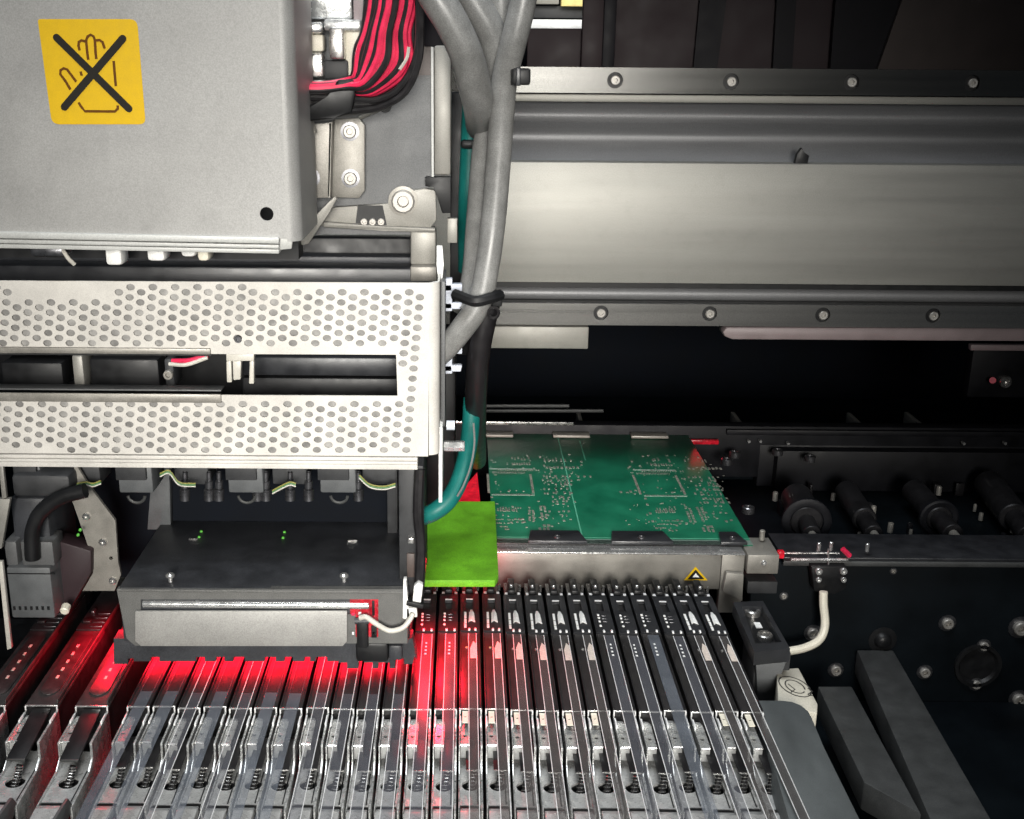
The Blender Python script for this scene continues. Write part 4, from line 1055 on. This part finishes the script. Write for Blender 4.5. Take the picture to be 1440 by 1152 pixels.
pplate('thin_strut', 'chassis_light', head, [(-10,702),(14,702),(2,772),(-10,772)], CYL - 2.8, .4, .04)

# ================================================================== CABLES
def conduit(pts, r, m, label, cat='conduit', name='cable_conduit', seg=18):
    o = MB().tube([atY(x, y, Y) for x, y, Y in pts], r, seg, 8).build(name, m)
    return tag(o, label, cat, 'grey conduits' if m == 'conduit' else None)
conduit([(596,-40,64.5),(612,-6,64.5),(634,30,64.6),(655,75,65),(667,120,66),(674,150,67.4),(676,168,69.5),(676,176,72)], .93, 'conduit', 'thick grey conduit nearest the red wires, bending down and back')
conduit([(640,-40,67.2),(662,-4,67.2),(688,40,67.4),(700,80,67.8),(703,120,68.4),(694,160,69.2),(684,210,69.6),(676,300,70),(668,390,70),(655,440,69)], .86, 'conduit', 'middle grey conduit passing behind the one at its right')
conduit([(742,-40,66),(734,10,66),(722,60,66.2),(710,110,66.8),(705,170,67.2),(700,240,67.4),(694,310,67.4),(686,370,67.2),(674,425,67),(650,462,67),(622,494,67.4),(600,510,68)], .74, 'conduit', 'long grey conduit with black ties bending back to the head at its foot')
conduit([(700,-40,68),(704,10,68),(706,60,68.4),(700,110,69.2)], .72, 'conduit', 'short grey conduit glimpsed between the two upper conduits')
tie = empty('upper_cable_tie', atY(733, 108, 66.4), 'black cable tie head on the right of the conduit at the gantry rail', 'cable tie', 'cable ties')
pbox('tie_head', 'black', tie, 720, 746, 96, 120, 65.6, 1.0, .14); pbox('tie_rib', 'anodised', tie, 726, 732, 95, 121, 65.45, .4, .04)
pplate('tie_strap', 'black', tie, [(718,98),(724,97),(724,118),(719,120)], 65.8, .8, .05)
tie = empty('lower_cable_tie', atY(680, 425, 66.4), 'black cable tie wrapped round the conduit foot above the pale clips', 'cable tie', 'cable ties')
mb = MB(); pts = [(640,410),(650,414),(668,420),(688,416),(704,411)]
mb.tube([atY(x, y + 4, 66.6 - 1.0*sin(math.pi*(x-640)/64)) for x, y in pts], .34, 8).build('strap', 'black', tie)
pbox('tie_head', 'black', tie, 692, 706, 410, 432, 66.4, .8, .1)
p = atY(694, 440, 66.6); MB().tube([p + Vector((.32*cos(R(a)), 0, .32*sin(R(a)))) for a in range(0, 361, 30)], .1, 6, 1).build('loop', 'wire_black', tie)
tag(MB().tube([atY(x, y, Y) for x, y, Y in ((664,130,74),(662,180,74),(660,230,74),(658,280,74),(657,320,75),(657,380,76))], .62, 14).build('air_hose', 'teal'), 'teal air hose hanging vertically beside the grey conduits', 'hose')
tie = pbox('hose_tie', 'black', None, 648, 674, 197, 210, 73.0, 1.6, .2); tag(tie, 'black tie around the upper teal hose', 'cable tie', 'cable ties')
tag(MB().tube([atY(x, y, Y) for x, y, Y in ((664,560,73),(661,610,72),(655,645,71),(645,678,70.2),(630,704,69.5),(610,720,69.2),(590,728,69.6))], .60, 14).build('air_hose', 'teal'), 'teal air hose curving to the left above the lime plate', 'hose')
tag(MB().tube([atY(x, y, Y) for x, y, Y in ((690,415,68.5),(682,450,68.6),(674,490,69),(670,540,70.5),(669,590,74),(670,630,79),(671,648,86))], .72, 12).build('black_sleeve', 'wire_black'), 'thick black cable sleeve running down below the conduit tie', 'cable')
tag(MB().tube([atY(x, y, Y) for x, y, Y in ((666,595,69),(667,625,69),(662,655,69),(652,682,69),(643,698,69))], .07, 6).build('thin_clear_line', 'conduit'), 'thin pale line curving beside the lower teal hose', 'line')
pb = empty('cable_plug', atY(690, 470, 69), 'black cable plug under the lower conduit tie', 'plug')
pplate('body', 'black', pb, [(676,436),(690,442),(688,478),(682,484),(664,486),(652,480),(656,452)], 69.5, 1.4, .1)
# red and black wire bundle
bun = empty('wire_bundle', atY(520, 160, 68), 'bundle of red and black wires bending down then left to the box', 'wires')
rw = random.Random(21); TIE = (492, 128)
n = 15
for i in range(n):
    t = i / (n - 1)
    xt = 518 + 70*t + rw.uniform(-2, 2); xm = 505 + 74*t**1.1; 
    Yd = 67.4 - 1.2*sin(math.pi*t) + rw.uniform(-.35, .35)
    xe, ye = 494 + 2*t, 112 + 20*t
    pts = [(xt, -40), (xt - 1, 5), (xm + 6 - 6*t, 45), (xm - 4 + 6*t*t, 70 + 28*t), (498 + 32*t, 104 + 28*t), (xe - 6, ye), (455, 118 + 16*t), (415, 118 + 16*t)]
    m = 'wire_black' if i in (0, 2, 3, 5, 8, 11, 14) else 'wire_red'
    MB().tube([atY(x, y, Yd + .4*(j > 4)) for j, (x, y) in enumerate(pts)], .20, 8, 5).build('wire', m, bun)
for i in range(8):
    t = i / 7; Yd = 67.0 + rw.uniform(-.5, .4)
    pts = [(586 + 6*t, -40), (589 + 3*t, 30), (584 + 5*t, 85), (560 + 10*t, 125 + 4*t), (530 + 6*t, 140 + 10*t), (500, 140 + 16*t), (455, 138 + 22*t), (415, 135 + 24*t)]
    MB().tube([atY(x, y, Yd) for x, y in pts], .2, 8, 5).build('wire', 'wire_black', bun)
MB().tube([atY(x, y, 66.4) for x, y in ((575,66),(572,82),(562,98))], .1, 6).build('wire', 'wire_white', bun)
pplate('wrap', 'black', bun, [(474,112),(498,112),(500,132),(494,160),(470,166),(430,172),(428,150),(462,140)], 66.2, .6, .15)
tag(MB().tube([atY(x, y, CY - .6) for x, y in ((592,-40),(593,20),(588,60),(578,100),(566,130),(545,148),(505,166))], .13, 8).build('grey_line', 'chassis_light'), 'thin grey line curving along the outside of the red wires', 'line')

# parts that sit on parts
nest(gantry, 'counterbore', ('screw',))
nest(wall, 'washer', ('screw',))
nest(head, 'perforated_cover', ('filter_sheet', 'slot_lip', 'slot_lip_edge', 'plastic_tab'))
nest(head, 'camera_body', ('camera_cap', 'camera_seam', 'vent', 'white_knob'))
nest(head, 'front_casting', ('roller', 'front_plate', 'front_edge', 'window_back', 'window_detail', 'plug', 'plug_head'))
nest(head, 'optics_body', ('stud', 'mark'))
